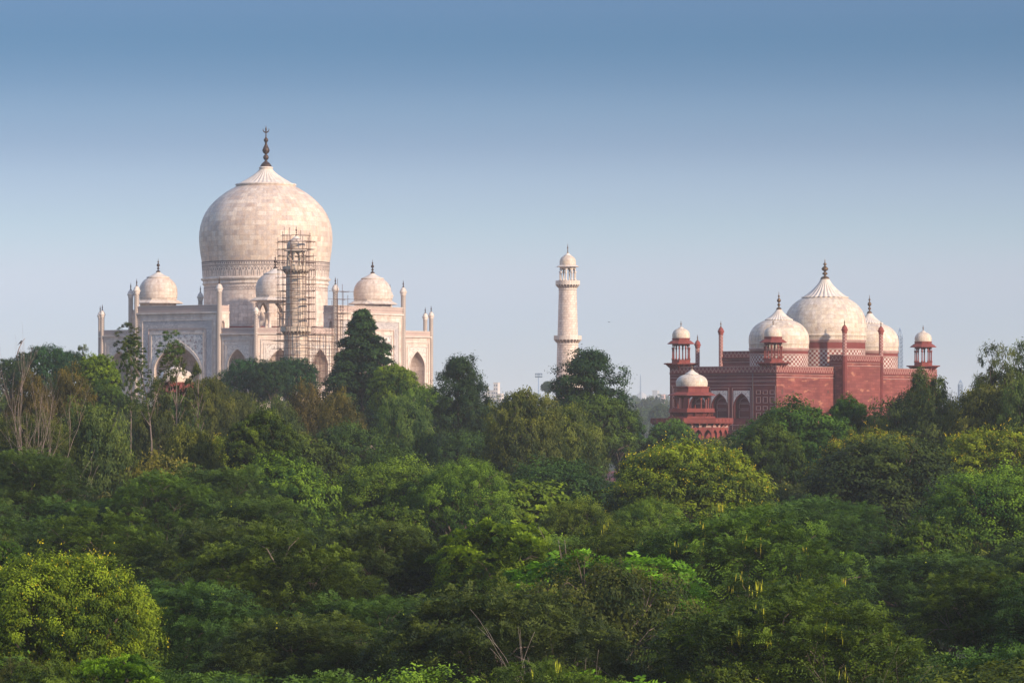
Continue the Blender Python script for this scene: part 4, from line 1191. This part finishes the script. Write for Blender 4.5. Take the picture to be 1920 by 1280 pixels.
NAMES = {'feather': 'feathery_tree', 'feather_blue': 'feathery_tree', 'podtree': 'pod_tree', 'cassia': 'flowering_tree', 'mid_cassia': 'flowering_tree',
         'round': 'round_tree', 'mid_round': 'round_tree', 'broad': 'broadleaf_tree', 'fresh': 'feathery_tree', 'straggly': 'thicket_tree', 'neem': 'leafy_tree',
         'euca': 'eucalyptus_tree', 'sparse': 'eucalyptus_tree', 'olive': 'drooping_tree', 'rusty': 'drooping_tree', 'conifer': 'conifer_tree', 'layered': 'cedar_tree',
         'umbrella': 'umbrella_tree', 'lime': 'leafy_tree', 'mid_dark': 'evergreen_tree', 'deep': 'evergreen_tree', 'deep_feather': 'feathery_tree', 'distant': 'distant_tree'}
DEEP = {'umbrella': .60, 'sparse': .55, 'conifer': .5, 'euca': .75, 'layered': .45, 'olive': .72, 'rusty': .72}
MAN = [
 # kind, px, py_top, width, distance, label, vertical stretch
 ('cassia', 122, 1030, 385, 172, "big round yellow-green bush dotted with yellow flowers in the bottom left corner", 1.15),
 ('feather_blue', 930, 1105, 560, 168, "wide bluish feathery tree with bare brown branches at the bottom centre", .8),
 ('straggly', 1130, 1035, 400, 196, "tangled olive-green thicket tree with thin curling twigs right of the bottom centre", .9),
 ('fresh', 930, 975, 270, 236, "bright fresh green feathery tree with long upright fronds in the middle of the canopy", .9),
 ('podtree', 1390, 968, 480, 228, "wide dark feathery tree hung with many yellow seed pods on the right", .8),
 ('podtree', 1480, 1118, 600, 165, "dark green feathery tree hung with a few pods at the bottom right", .7),
 ('round', 1880, 876, 330, 300, "dense rounded mid-green tree cut by the right edge of the picture", 1.2),
 ('mid_cassia', 1290, 822, 330, 335, "large domed tree covered in yellow blossom below the red corner pavilion", 1.0),
 ('mid_cassia', 1860, 798, 300, 365, "yellow-blossomed tree by the right edge behind the dense rounded one", 1.0),
 ('mid_cassia', 1640, 803, 250, 385, "yellow-topped tree peeking over a dark crown below the red building", 1.0),
 ('deep', 1655, 822, 330, 350, "dark evergreen crown in front of the yellow-topped tree on the right", .9),
 ('round', 745, 862, 300, 330, "pale green billowing round tree in the middle of the canopy", 1.1),
 ('round', 865, 868, 200, 322, "smaller pale green billowing tree joined to the right of the big round one", 1.1),
 ('neem', 1495, 755, 250, 430, "lumpy dark green tree hiding the foot of the plain red wall", .9),
 ('neem', 1442, 788, 140, 420, "lumpy dark green tree right of the red pavilion arcade", .9),
 ('neem', 1590, 742, 90, 440, "small lumpy tree between the red wall bay and the drooping tree", 1.2),
 ('olive', 1715, 735, 240, 435, "broad drooping eucalyptus in front of the right end of the red building", 1.0),
 ('euca', 1735, 678, 120, 432, "pointed drooping eucalyptus covering the base of the right corner turret", .8),
 ('euca', 1862, 634, 105, 420, "tall airy eucalyptus against the sky at the right edge", 1.0),
 ('euca', 1915, 630, 110, 425, "second tall airy eucalyptus touching the right edge of the picture", 1.3),
 ('olive', 1850, 715, 190, 415, "bushy drooping tree at the foot of the airy eucalyptus on the right", 1.1),
 ('olive', 1935, 700, 150, 410, "drooping green tree cut by the right edge below the airy eucalyptus", 1.1),
 ('layered', 1108, 650, 178, 520, "dark layered cedar in front of the lone white minaret", 1.15),
 ('mid_dark', 1120, 740, 180, 515, "dark spreading skirt tree beneath the layered cedar", 1.0),
 ('layered', 860, 662, 140, 520, "dark ragged cedar just right of the marble mausoleum", 1.5),
 ('conifer', 680, 576, 185, 560, "tall dark conical conifer standing in front of the marble facade", .88),
 ('umbrella', 468, 668, 130, 600, "dark flat-topped tree left half of the clump before the scaffolded minaret", 1.0),
 ('umbrella', 548, 666, 115, 605, "dark flat-topped tree right half of the clump before the scaffolded minaret", 1.0),
 ('umbrella', 510, 672, 90, 595, "dark flat-topped tree in the middle of the clump before the scaffolded minaret", 1.2),
 ('lime', 742, 680, 100, 545, "bright lime-green tree at the right foot of the tall conifer", 1.1),
 ('mid_round', 790, 722, 100, 535, "olive round tree below the right arch of the marble facade", 1.1),
 ('umbrella', 82, 643, 135, 520, "airy dark umbrella-shaped tree against the sky on the far left", 1.0),
 ('umbrella', 20, 668, 90, 515, "dark airy tree at the left edge behind the bare branches", 1.2),
 ('umbrella', 132, 655, 70, 525, "small dark rounded tree between the umbrella tree and the glossy green one", 1.4),
 ('lime', 182, 660, 90, 480, "glossy green upright tree just left of the marble building", 1.8),
 ('mid_dark', 205, 720, 80, 478, "dark green tree leaning on the glossy green one by the left arch", 1.4),
 ('sparse', 155, 640, 36, 700, "thin greyish treetop poking above the canopy left of the mausoleum", .8),
 ('sparse', 246, 628, 46, 372, "tall thin eucalyptus with sparse tufts before the left bay of the facade", .85),
 ('sparse', 330, 632, 66, 376, "tall leaning eucalyptus in front of the main marble arch", .95),
 ('sparse', 372, 672, 58, 380, "shorter feathery eucalyptus right of the one before the main arch", .8),
 ('euca', 290, 700, 100, 374, "eucalyptus clump with pale trunks below the main arch", .9),
 ('olive', 395, 700, 110, 440, "olive drooping tree below the right side of the left portal", 1.1),
 ('olive', 330, 735, 120, 400, "olive drooping tree standing behind the pale forked trunk", 1.1),
 ('olive', 985, 722, 165, 430, "grey-green broad tree left of the lone minaret base", 1.0),
 ('olive', 1065, 752, 150, 440, "grey-green tree in front of the layered cedar", 1.0),
 ('mid_dark', 1262, 786, 110, 560, "small dark crown hiding the left side of the red pavilion arcade", 1.0),
 ('mid_dark', 1160, 768, 100, 560, "dark low tree right of the layered cedar sloping down to the gap", 1.0),
 ('neem', 490, 768, 140, 330, "bright green upright tree in the centre left of the canopy", 1.3),
 ('rusty', 575, 722, 110, 470, "rust-tinged drooping tree below the scaffolded minaret", 1.1),
 ('rusty', 640, 735, 100, 455, "rust-tinged drooping tree below the foot of the conifer", 1.2),
 ('olive', 760, 735, 130, 440, "green drooping tree in front of the lime-green one", 1.1),
 ('olive', 520, 745, 120, 450, "blue-green tree beneath the flat-topped clump", 1.0),
 ('olive', 445, 730, 110, 460, "blue-green tree left of the rust-tinged pair", 1.0),
 ('rusty', 130, 690, 110, 400, "brownish drooping tree below the umbrella-shaped tree", 1.1),
 ('rusty', 55, 705, 110, 395, "brownish drooping tree by the left edge under the bare branches", 1.1),
 ('olive', 170, 752, 190, 330, "yellow-green ragged tree in the upper left of the canopy", 1.0),
 ('straggly', 60, 768, 160, 325, "yellow-green ragged tree near the left edge below the bare branches", 1.4),
 ('olive', 352, 790, 150, 335, "green tree below the pale forked eucalyptus trunk", 1.1),
 ('deep_feather', 45, 850, 260, 300, "very dark feathery tree at the left edge half way down the canopy", .9),
 ('feather', 300, 890, 240, 290, "dark feathery tree in the left half with spreading flat layers", .8),
 ('feather', 190, 965, 290, 245, "dark feathery tree directly above the yellow-green bush", .8),
 ('broad', 730, 948, 200, 262, "glossy dark tree with lime tips left of the fresh frond tree", .9),
 ('deep_feather', 720, 985, 300, 240, "dark feathery tree with lime tips in the centre of the canopy", .9),
 ('broad', 12, 1010, 70, 212, "small shiny-leaved tree cut by the left edge above the flowering bush", 1.0),
 ('broad', 1350, 1245, 190, 146, "bright broad-leaved treetop on the bottom edge right of centre", .9),
 ('fresh', 215, 1225, 230, 146, "bright fern-like treetop on the bottom edge below the flowering bush", .8),
 ('straggly', 40, 1225, 150, 146, "yellow-green leafy treetop in the bottom left corner", .9),
 ('round', 1215, 940, 160, 300, "mid-green round tree below the big yellow-blossomed one", 1.0),
 ('broad', 1730, 975, 190, 262, "shrubby tree with reddish twigs right of the pod tree", 1.1),
 ('round', 1085, 935, 170, 290, "soft mid-green round tree right of the fresh frond tree", 1.0),
 ('feather', 1850, 1075, 300, 200, "dark feathery tree at the right edge in the lower canopy", .8),
]
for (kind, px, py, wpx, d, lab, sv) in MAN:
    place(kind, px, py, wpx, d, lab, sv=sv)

# canopy between the trees one can single out
TP = [(-60, 735), (0, 735), (200, 745), (300, 735), (400, 728), (480, 730), (600, 732), (800, 745), (900, 775), (1000, 778), (1130, 792), (1190, 808), (1240, 826), (1340, 832), (1385, 812), (1500, 800), (1700, 795), (1980, 790)]
def tprof(x):
    for (a, b), (c, d) in zip(TP[:-1], TP[1:]):
        if a <= x <= c: return b + (d - b) * (x - a) / (c - a)
    return TP[0][1] if x < 0 else TP[-1][1]
ROWS = [(640, 0, 0), (575, 8, 0), (515, 26, 0), (460, 44, 0), (410, 66, 0), (365, 94, 0), (328, 122, 0), (296, 0, 912), (266, 0, 952), (240, 0, 994),
        (216, 0, 1040), (194, 0, 1088), (174, 0, 1142), (156, 0, 1204), (145, 0, 1250)]
def region(px, py):
    v = "lower" if py > 1060 else ("middle" if py > 880 else "upper")
    h = "left" if px < 560 else ("central" if px < 1200 else "right")
    return v + " " + h
DESC = {'feather': 'dark feathery tree', 'feather_blue': 'bluish feathery tree', 'podtree': 'feathery tree with yellow pods', 'round': 'mid-green round-crowned tree', 'broad': 'broad-leaved tree with lime tips',
        'fresh': 'bright fern-leaved tree', 'straggly': 'straggly thin-twigged tree', 'neem': 'lumpy dark green tree', 'olive': 'drooping olive tree', 'rusty': 'drooping rust-tinged tree', 'mid_dark': 'dark evergreen tree', 'deep': 'very dark green tree', 'deep_feather': 'very dark feathery tree', 'lime': 'bright lime-green tree',
        'mid_round': 'mid-green round tree', 'mid_cassia': 'yellow-flowered tree', 'cassia': 'yellow-flowered bushy tree', 'euca': 'pale-trunked eucalyptus'}
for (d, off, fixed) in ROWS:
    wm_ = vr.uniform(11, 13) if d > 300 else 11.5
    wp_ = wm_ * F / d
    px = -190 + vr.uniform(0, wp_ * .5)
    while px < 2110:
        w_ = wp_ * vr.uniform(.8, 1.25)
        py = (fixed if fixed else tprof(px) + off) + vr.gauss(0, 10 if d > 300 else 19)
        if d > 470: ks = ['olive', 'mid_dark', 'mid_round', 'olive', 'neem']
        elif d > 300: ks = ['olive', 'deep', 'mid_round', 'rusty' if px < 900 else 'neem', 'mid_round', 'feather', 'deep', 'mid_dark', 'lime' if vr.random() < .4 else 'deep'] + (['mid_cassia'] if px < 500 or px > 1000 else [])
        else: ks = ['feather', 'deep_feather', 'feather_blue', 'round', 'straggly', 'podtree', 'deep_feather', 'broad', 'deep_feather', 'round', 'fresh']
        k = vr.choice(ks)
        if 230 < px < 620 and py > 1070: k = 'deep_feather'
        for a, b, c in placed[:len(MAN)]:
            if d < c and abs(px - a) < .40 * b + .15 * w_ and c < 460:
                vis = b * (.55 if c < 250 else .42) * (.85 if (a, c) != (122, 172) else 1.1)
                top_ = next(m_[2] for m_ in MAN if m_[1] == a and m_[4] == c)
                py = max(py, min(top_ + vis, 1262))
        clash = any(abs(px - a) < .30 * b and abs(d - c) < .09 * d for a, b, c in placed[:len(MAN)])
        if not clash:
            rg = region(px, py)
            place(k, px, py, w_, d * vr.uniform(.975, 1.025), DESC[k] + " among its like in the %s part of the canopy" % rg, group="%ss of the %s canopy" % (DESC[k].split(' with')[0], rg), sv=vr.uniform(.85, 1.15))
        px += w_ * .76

# ------------------------------------------------------------------ bare trees and dead branches
def bare_tree(px, py, d, spread, label, seed, mat, base_px=None, r0=.11, depth=5, fork=2):
    rr = random.Random(seed)
    x = (px - 960) * d / F; top = CAMZ - (py - HY) * d / F; g0 = ground_z(x, d)
    e = empty("bare_tree", (x, d, g0 - .05)); tag(e, label, "tree")
    Ht = top - g0
    tr_ = MB(); br = MB()
    def grow(p, v, L, r, k, m):
        pts = [p]; rad = [r]; q = Vector(p); vv = Vector(v)
        for i in range(4):
            vv = (vv + Vector((rr.uniform(-.16, .16), rr.uniform(-.16, .16), rr.uniform(-.02, .14)))).normalized()
            q = q + vv * L / 4; pts.append(tuple(q)); rad.append(r * (1 - .065 * (i + 1)))
        m.tube(pts, rad, 6 if k == 0 else 4)
        if k < depth:
            for c in range(fork + (1 if rr.random() < .35 else 0)):
                a = rr.uniform(0, 2 * PI); sp = spread * rr.uniform(.5, 1.3)
                nv = (vv + Vector((math.cos(a) * sp, math.sin(a) * sp * .6, .15))).normalized()
                grow(tuple(q if c == 0 else Vector(pts[rr.choice((2, 3, 4))])), nv, L * rr.uniform(.62, .85), rad[-1] * .82, k + 1, br)
    grow((0, 0, 0), (0, 0, 1), Ht * .5, r0, 0, tr_)
    zmax = max(v[2] for v in br.v); k_ = Ht / zmax
    tr_.v = [(a * k_, b * k_, c * k_) for a, b, c in tr_.v]; br.v = [(a * k_, b * k_, c * k_) for a, b, c in br.v]
    tr_.build("trunk", mat, e); br.build("branches", mat, e)
    return e, x, top
M_deadwood = bark("dead_wood", (.18, .13, .11), (.34, .26, .22))
M_deaddark = bark("dead_wood_dark", (.07, .045, .04), (.15, .10, .085))
bare_tree(12, 566, 318, .30, "dead tree with thin forked grey branches against the sky on the left edge", 3, M_deadwood, r0=.15)
bare_tree(27, 600, 320, .26, "second dead leafless tree close beside the one on the left edge", 8, M_deadwood, r0=.13)
bare_tree(78, 716, 318, .45, "leafless pale sapling in front of the brownish trees on the left", 14, M_deadwood, r0=.10, depth=4)
bare_tree(950, 1178, 158, .8, "bare brown branches poking out of the bluish feathery tree at the bottom", 21, M_deaddark, r0=.05, depth=5)
bare_tree(1213, 938, 246, .5, "dark purplish leafless bush in the middle of the canopy right of centre", 24, M_deaddark, r0=.12, depth=6, fork=3)
bare_tree(1160, 985, 236, .55, "small pale forked bare tree beside the dark leafless bush", 31, M_deadwood, r0=.12, depth=3)
bare_tree(1010, 1140, 160, .5, "thin white bare trunk rising through the feathery tree at bottom centre", 37, B_pale, r0=.04, depth=3)
bare_tree(1640, 1195, 152, .8, "bare twigs sticking out of the pod tree at the bottom right", 41, M_deadwood, r0=.04, depth=4)
def forked_trunk(px, py, d, pts, label, seed):
    x = (px - 960) * d / F; g0 = ground_z(x, d)
    e = empty("eucalyptus_tree", (x, d, g0)); tag(e, label, "tree")
    m = MB()
    for i, path in enumerate(pts):
        P = [((a - px) * d / F, .3 * k - .2 * i, CAMZ - (b - HY) * d / F - g0) for k, (a, b) in enumerate(path)]
        n = len(P); r = [.085 * (1 - .5 * k / (n - 1)) * (1 if i == 0 else .6) for k in range(n)]
        m.tube(P, r, 7)
    m.build("trunk", B_grey, e)
    p = PROTO['sparse'][0]
    for i, path in enumerate(pts):
      for q_, (a, b) in enumerate(path[-1:-4:-1] if len(path) > 3 else path[-1:]):
        a += (q_ % 2) * 7 - 3 * q_
        o = bpy.data.objects.new("crown", p.crown); COL.objects.link(o); o.parent = e
        k = .50 - .12 * q_
        o.location = ((a - px) * d / F, 0, CAMZ - (b - HY) * d / F - g0 - 1.3); o.scale = (k, k, k * .8); o.rotation_euler = (0, 0, i * 1.7)
forked_trunk(284, 860, 352, [[(284, 905), (284, 830), (280, 790), (272, 740), (262, 700), (250, 670)], [(284, 800), (270, 782), (262, 768)], [(281, 790), (292, 750), (300, 720), (312, 690), (318, 660)], [(264, 705), (254, 690), (240, 660), (236, 645)]],
             "pale forked eucalyptus trunk with thin crown left of the main arch", 5)

# ------------------------------------------------------------------ far wood, distant town
gr = np.random.default_rng(99)
def far_wood():
    Vs = []; ts = []
    for (d0, d1, n, zt0, zt1) in ((2000, 2600, 90, 26, 33), (2600, 3600, 160, 28, 40), (3600, 5200, 220, 30, 50)):
        for i in range(n):
            d = gr.uniform(d0, d1); x = gr.uniform(-.2, .2) * d; zt = gr.uniform(zt0, zt1); r = gr.uniform(8, 15)
            m = 170; dd = unit(gr.normal(size=(m, 3))); dd[:, 2] = np.abs(dd[:, 2])
            bump = 1 + .22 * np.sin(dd[:, 0] * 6 + i) * np.cos(dd[:, 1] * 5 + 2 * i)
            P = np.array([x, d, zt - r * .8]) + dd * r * np.array([1, 1, .8]) * bump[:, None] * gr.uniform(.75, 1.0, (m, 1))
            Vs.append(leaves(P, unit(dd + gr.normal(size=dd.shape) * .4), gr.normal(size=dd.shape), np.full(m, 4.0), np.full(m, 2.8)))
            ts.append(np.clip(gr.normal(.5, .2) + gr.normal(0, .12, m), 0, 1))
            m = 60; dd = unit(gr.normal(size=(m, 3)) * np.array([1, 1, .2]))
            P = np.array([x, d, 7]) + dd * r * .9 * np.array([1, 1, 0]) + np.stack([0 * dd[:, 0], 0 * dd[:, 0], gr.uniform(0, zt - r * .6 - 7, m)], 1)
            Vs.append(leaves(P, dd, gr.normal(size=dd.shape), np.full(m, 9.0), np.full(m, 7.0))); ts.append(np.full(m, .35))
    V = np.concatenate(Vs); t = np.concatenate(ts)
    me = quads_object("far_wood", V, t, np.zeros(len(V)), [L_far]); o = bpy.data.objects.new("far_wood", me); COL.objects.link(o)
    tag(o, "hazy blue belt of distant woodland behind the monuments", "woodland", kind="stuff")
far_wood()
for (px, py, w_, d, lab) in ((1222, 745, 62, 2300, "misty blue tree crown right of the gap beside the red pavilion"), (1180, 741, 60, 2900, "misty blue tree crown in the gap left of the red pavilion"),
                             (1205, 763, 56, 1800, "low misty tree in the gap between the cedar and the red pavilion"), (1160, 755, 60, 2000, "misty tree just behind the dark cedar's right side"),
                             (1028, 714, 28, 1500, "small misty tree between the floodlight mast and the minaret"), (1240, 758, 50, 1600, "misty green tree touching the pavilion's left eave")):
    place('distant', px, py, w_, d, lab, sv=1.0)
M_far1 = m_plain("town_plaster_pale", (.62, .55, .50), .8, .05); M_far2 = m_plain("town_plaster_pink", (.62, .42, .38), .8, .05); M_win = m_plain("town_window", (.10, .11, .13), .5, .05)
M_conc = m_plain("town_concrete", (.42, .40, .38), .8, .08)
def block(px, py, wpx, d, label, mat, steps=1, fl=3.2):
    x = (px - 960) * d / F; top = CAMZ - (py - HY) * d / F; w_ = wpx * d / F; g0 = 7.0
    e = empty("apartment_block", (x, d, g0), R(-15)); tag(e, label, "building")
    m = MB(); wi = MB(); h = top - g0
    secs = [(-w_ / 2, w_ / 2, h * .88)] if steps == 1 else [(-w_ / 2, -w_ * .1, h * .86), (-w_ * .1, w_ * .22, h), (w_ * .22, w_ / 2, h * .8)]
    for i, (a, b, hh) in enumerate(secs):
        m.box(a + (.01 if i else 0), b, -w_ * .3 - i * .3, w_ * .3, 0, hh)
        m.box(a - .2, b + .2, -w_ * .3 - i * .3 - .3, w_ * .3 + .2, hh, hh + .5)
        n = max(2, int((b - a) / 3.0)); z = hh - 2.6
        while z > 6:
            for k in range(n):
                u = a + (k + .5) * (b - a) / n
                wi.box(u - .6, u + .6, -w_ * .3 - i * .3 - .06, -w_ * .3 - i * .3 + .1, z, z + 1.4)
            z -= fl
    m.box(-w_ * .12, w_ * .05, -1.5, 1.5, secs[0][2] + .5, h + .3 if steps == 1 else secs[0][2] + 2.2)
    m.build("wall", mat, e); wi.build("windows", M_win, e)
block(930, 718, 26, 3300, "pale distant apartment block seen through haze right of the ragged cedar", M_far1, 3)
block(915, 726, 14, 3500, "small pale distant house at the left of the hazy apartment block", M_far1)
block(1243, 740, 16, 3600, "pinkish distant house in haze left of the red pavilion", M_far2, 3)
block(1228, 732, 30, 6500, "very faint wide building in the haze left of the red building", M_conc, 3)
block(860, 762, 26, 1500, "pale house glimpsed through the trunks of the ragged cedar", M_far1)
def hall(px, py, wpx, d):
    x = (px - 960) * d / F; top = CAMZ - (py - HY) * d / F; w_ = wpx * d / F
    e = empty("domed_hall", (x, d, 7)); tag(e, "faint domed hall roof in the haze in the gap between the minaret and pavilion", "building")
    m = MB(); h = top - 7; m.lathe([(w_ / 2, 0), (w_ / 2, h * .55)], 32); m.build("wall", M_conc, e)
    m = MB(); m.lathe([(w_ / 2 * 1.03, h * .55), (w_ / 2, h * .62), (w_ * .42, h * .78), (w_ * .28, h * .92), (w_ * .1, h * .99), (0, h)], 32); m.build("roof", M_conc, e)
hall(1203, 735, 34, 7000)
M_steel = m_plain("painted_steel", (.28, .36, .46), .5, .1)
def lattice(px, py, wpx, d, label, mat, taper=.75):
    x = (px - 960) * d / F; top = CAMZ - (py - HY) * d / F; w_ = wpx * d / F; h = top - 7
    e = empty("lattice_tower", (x, d, 7), R(20)); tag(e, label, "tower")
    legs = []
    for sx, sy in ((-1, -1), (1, -1), (1, 1), (-1, 1)):
        m = MB(); m.tube([(sx * w_ / 2, sy * w_ / 2, 0), (sx * w_ / 2 * taper, sy * w_ / 2 * taper, h * .93), (0, 0, h)], .22, 5); m.build("leg", mat, e)
    m = MB(); n = int(h / (w_ * .8)); C4 = ((-1, -1), (1, -1), (1, 1), (-1, 1))
    for i in range(n):
        z0, z1 = h * .93 * i / n, h * .93 * (i + 1) / n; a0 = w_ / 2 * (1 - (1 - taper) * i / n); a1 = w_ / 2 * (1 - (1 - taper) * (i + 1) / n)
        for k in range(4):
            p0, p1 = C4[k], C4[(k + 1) % 4]
            m.tube([(p0[0] * a0, p0[1] * a0, z0), (p1[0] * a1, p1[1] * a1, z1)], .12, 4); m.tube([(p1[0] * a0, p1[1] * a0, z0), (p0[0] * a1, p0[1] * a1, z1)], .12, 4)
            m.tube([(p0[0] * a1, p0[1] * a1, z1), (p1[0] * a1, p1[1] * a1, z1)], .12, 4)
    m.build("bracing", mat, e)
lattice(1688, 614, 9.5, 2000, "blue-grey steel lattice tower rising behind the red building's right end", M_steel)
lattice(1801, 712, 7, 2200, "short distant lattice mast between the two groups of eucalyptus", M_steel, .95)
lattice(1201, 700, 3, 5000, "very faint mast above the domed hall in the haze", M_steel, .4)
def mast(px, py, d):
    x = (px - 960) * d / F; top = CAMZ - (py - HY) * d / F
    e = empty("floodlight_mast", (x, d, 7)); tag(e, "thin floodlight mast with a wide rack of lamps left of the lone minaret", "mast")
    h = top - 7
    m = MB(); m.tube([(0, 0, 0), (0, 0, h)], [.28, .12], 8); m.build("pole", M_steel, e)
    m = MB(); m.box(-.75, .75, -.06, .06, h - .15, h + .0); m.box(-.75, .75, -.06, .06, h + .75, h + .85); m.box(-.05, .05, -.05, .05, h, h + .75); m.build("rack", M_steel, e)
    c = None
    for j in range(2):
        for k in range(4):
            if c is None:
                b = MB(); b.lathe([(.12, .12), (.2, -.05), (.22, -.1)], 10); c = o = b.build("lamp", M_steel, e)
            else:
                o = c.copy(); COL.objects.link(o)
            o.location = (-.66 + k * .44, -.15, h + .15 + j * .55 - .1); o.rotation_euler = (R(-55), 0, 0)
    return e
me_ = mast(1010, 706, 900); me_.scale = (1, 1, 1)

# ------------------------------------------------------------------ birds
def bird(x, y, z, label, s_=1.0, perched=True, rz=0.0):
    m = MB()
    if perched:
        m.tube([(-.16, 0, .0), (-.10, 0, .06), (0, 0, .12), (.05, 0, .2), (.07, 0, .27), (.12, 0, .29), (.19, 0, .28)], [.012, .03, .075, .07, .05, .042, .006], 10)
        m.tube([(-.06, 0, .1), (-.24, 0, -.08)], [.03, .012], 6)
        m.tube([(.0, .02, .06), (.0, .02, -.03)], .008, 4); m.tube([(.0, -.02, .06), (.0, -.02, -.03)], .008, 4)
    else:
        m.tube([(-.2, 0, 0), (-.08, 0, .02), (.06, 0, .03), (.14, 0, .04), (.2, 0, .03)], [.02, .05, .055, .035, .005], 8)
        for sg in (-1, 1):
            m.face([(.06, 0, .04), (-.06, 0, .04), (-.04, sg * .3, .12), (.05, sg * .28, .13)])
            m.face([(.05, sg * .28, .13), (-.04, sg * .3, .12), (-.10, sg * .62, .02)])
    o = m.build("bird", m_plain("bird_plumage", (.02, .02, .02)))
    o.location = (x, y, z); o.scale = (s_,) * 3; o.rotation_euler = (0, 0, rz); tag(o, label, "bird")
    return o
def at(px, py, d): return ((px - 960) * d / F, d, CAMZ - (py - HY) * d / F)
# twig with the perched bird
tw = MB(); x, y, z = at(38, 645, 519)
tw.tube([at(30, 672, 519), at(36, 652, 519), at(42, 640, 519.3), at(47, 634, 519.5)], [.09, .07, .05, .03], 5)
two = tw.build("bare_twig", M_deadwood); tag(two, "single bare twig sticking up from the umbrella tree with a bird on it", "branch")
bird(x, y - .05, z - .02, "small black bird perched on a bare twig at the upper left", 1.6)
bird(*at(230, 613.5, 600), "bird gliding in the sky just left of the mausoleum portal", 1.7, False, .1)
bird(*at(1142, 604, 620), "tiny bird flying right of the lone minaret", 1.0, False, 1.0)

def haze_box():
    m = MB(); m.box(-9000, 9000, -300, 12000, -1.5, 88)
    t = bpy.data.materials.new("haze_air"); t.use_nodes = True
    n = t.node_tree.nodes; n.clear()
    o = n.new("ShaderNodeOutputMaterial"); v = n.new("ShaderNodeVolumePrincipled")
    v.inputs["Color"].default_value = (0.90, 0.955, 1.0, 1)
    v.inputs["Density"].default_value = HAZE
    v.inputs["Anisotropy"].default_value = 0.0
    t.node_tree.links.new(v.outputs[0], o.inputs["Volume"])
    h = m.build("haze", t); tag(h, kind="stuff")
    return h
HAZE = 0.000105
haze_box()
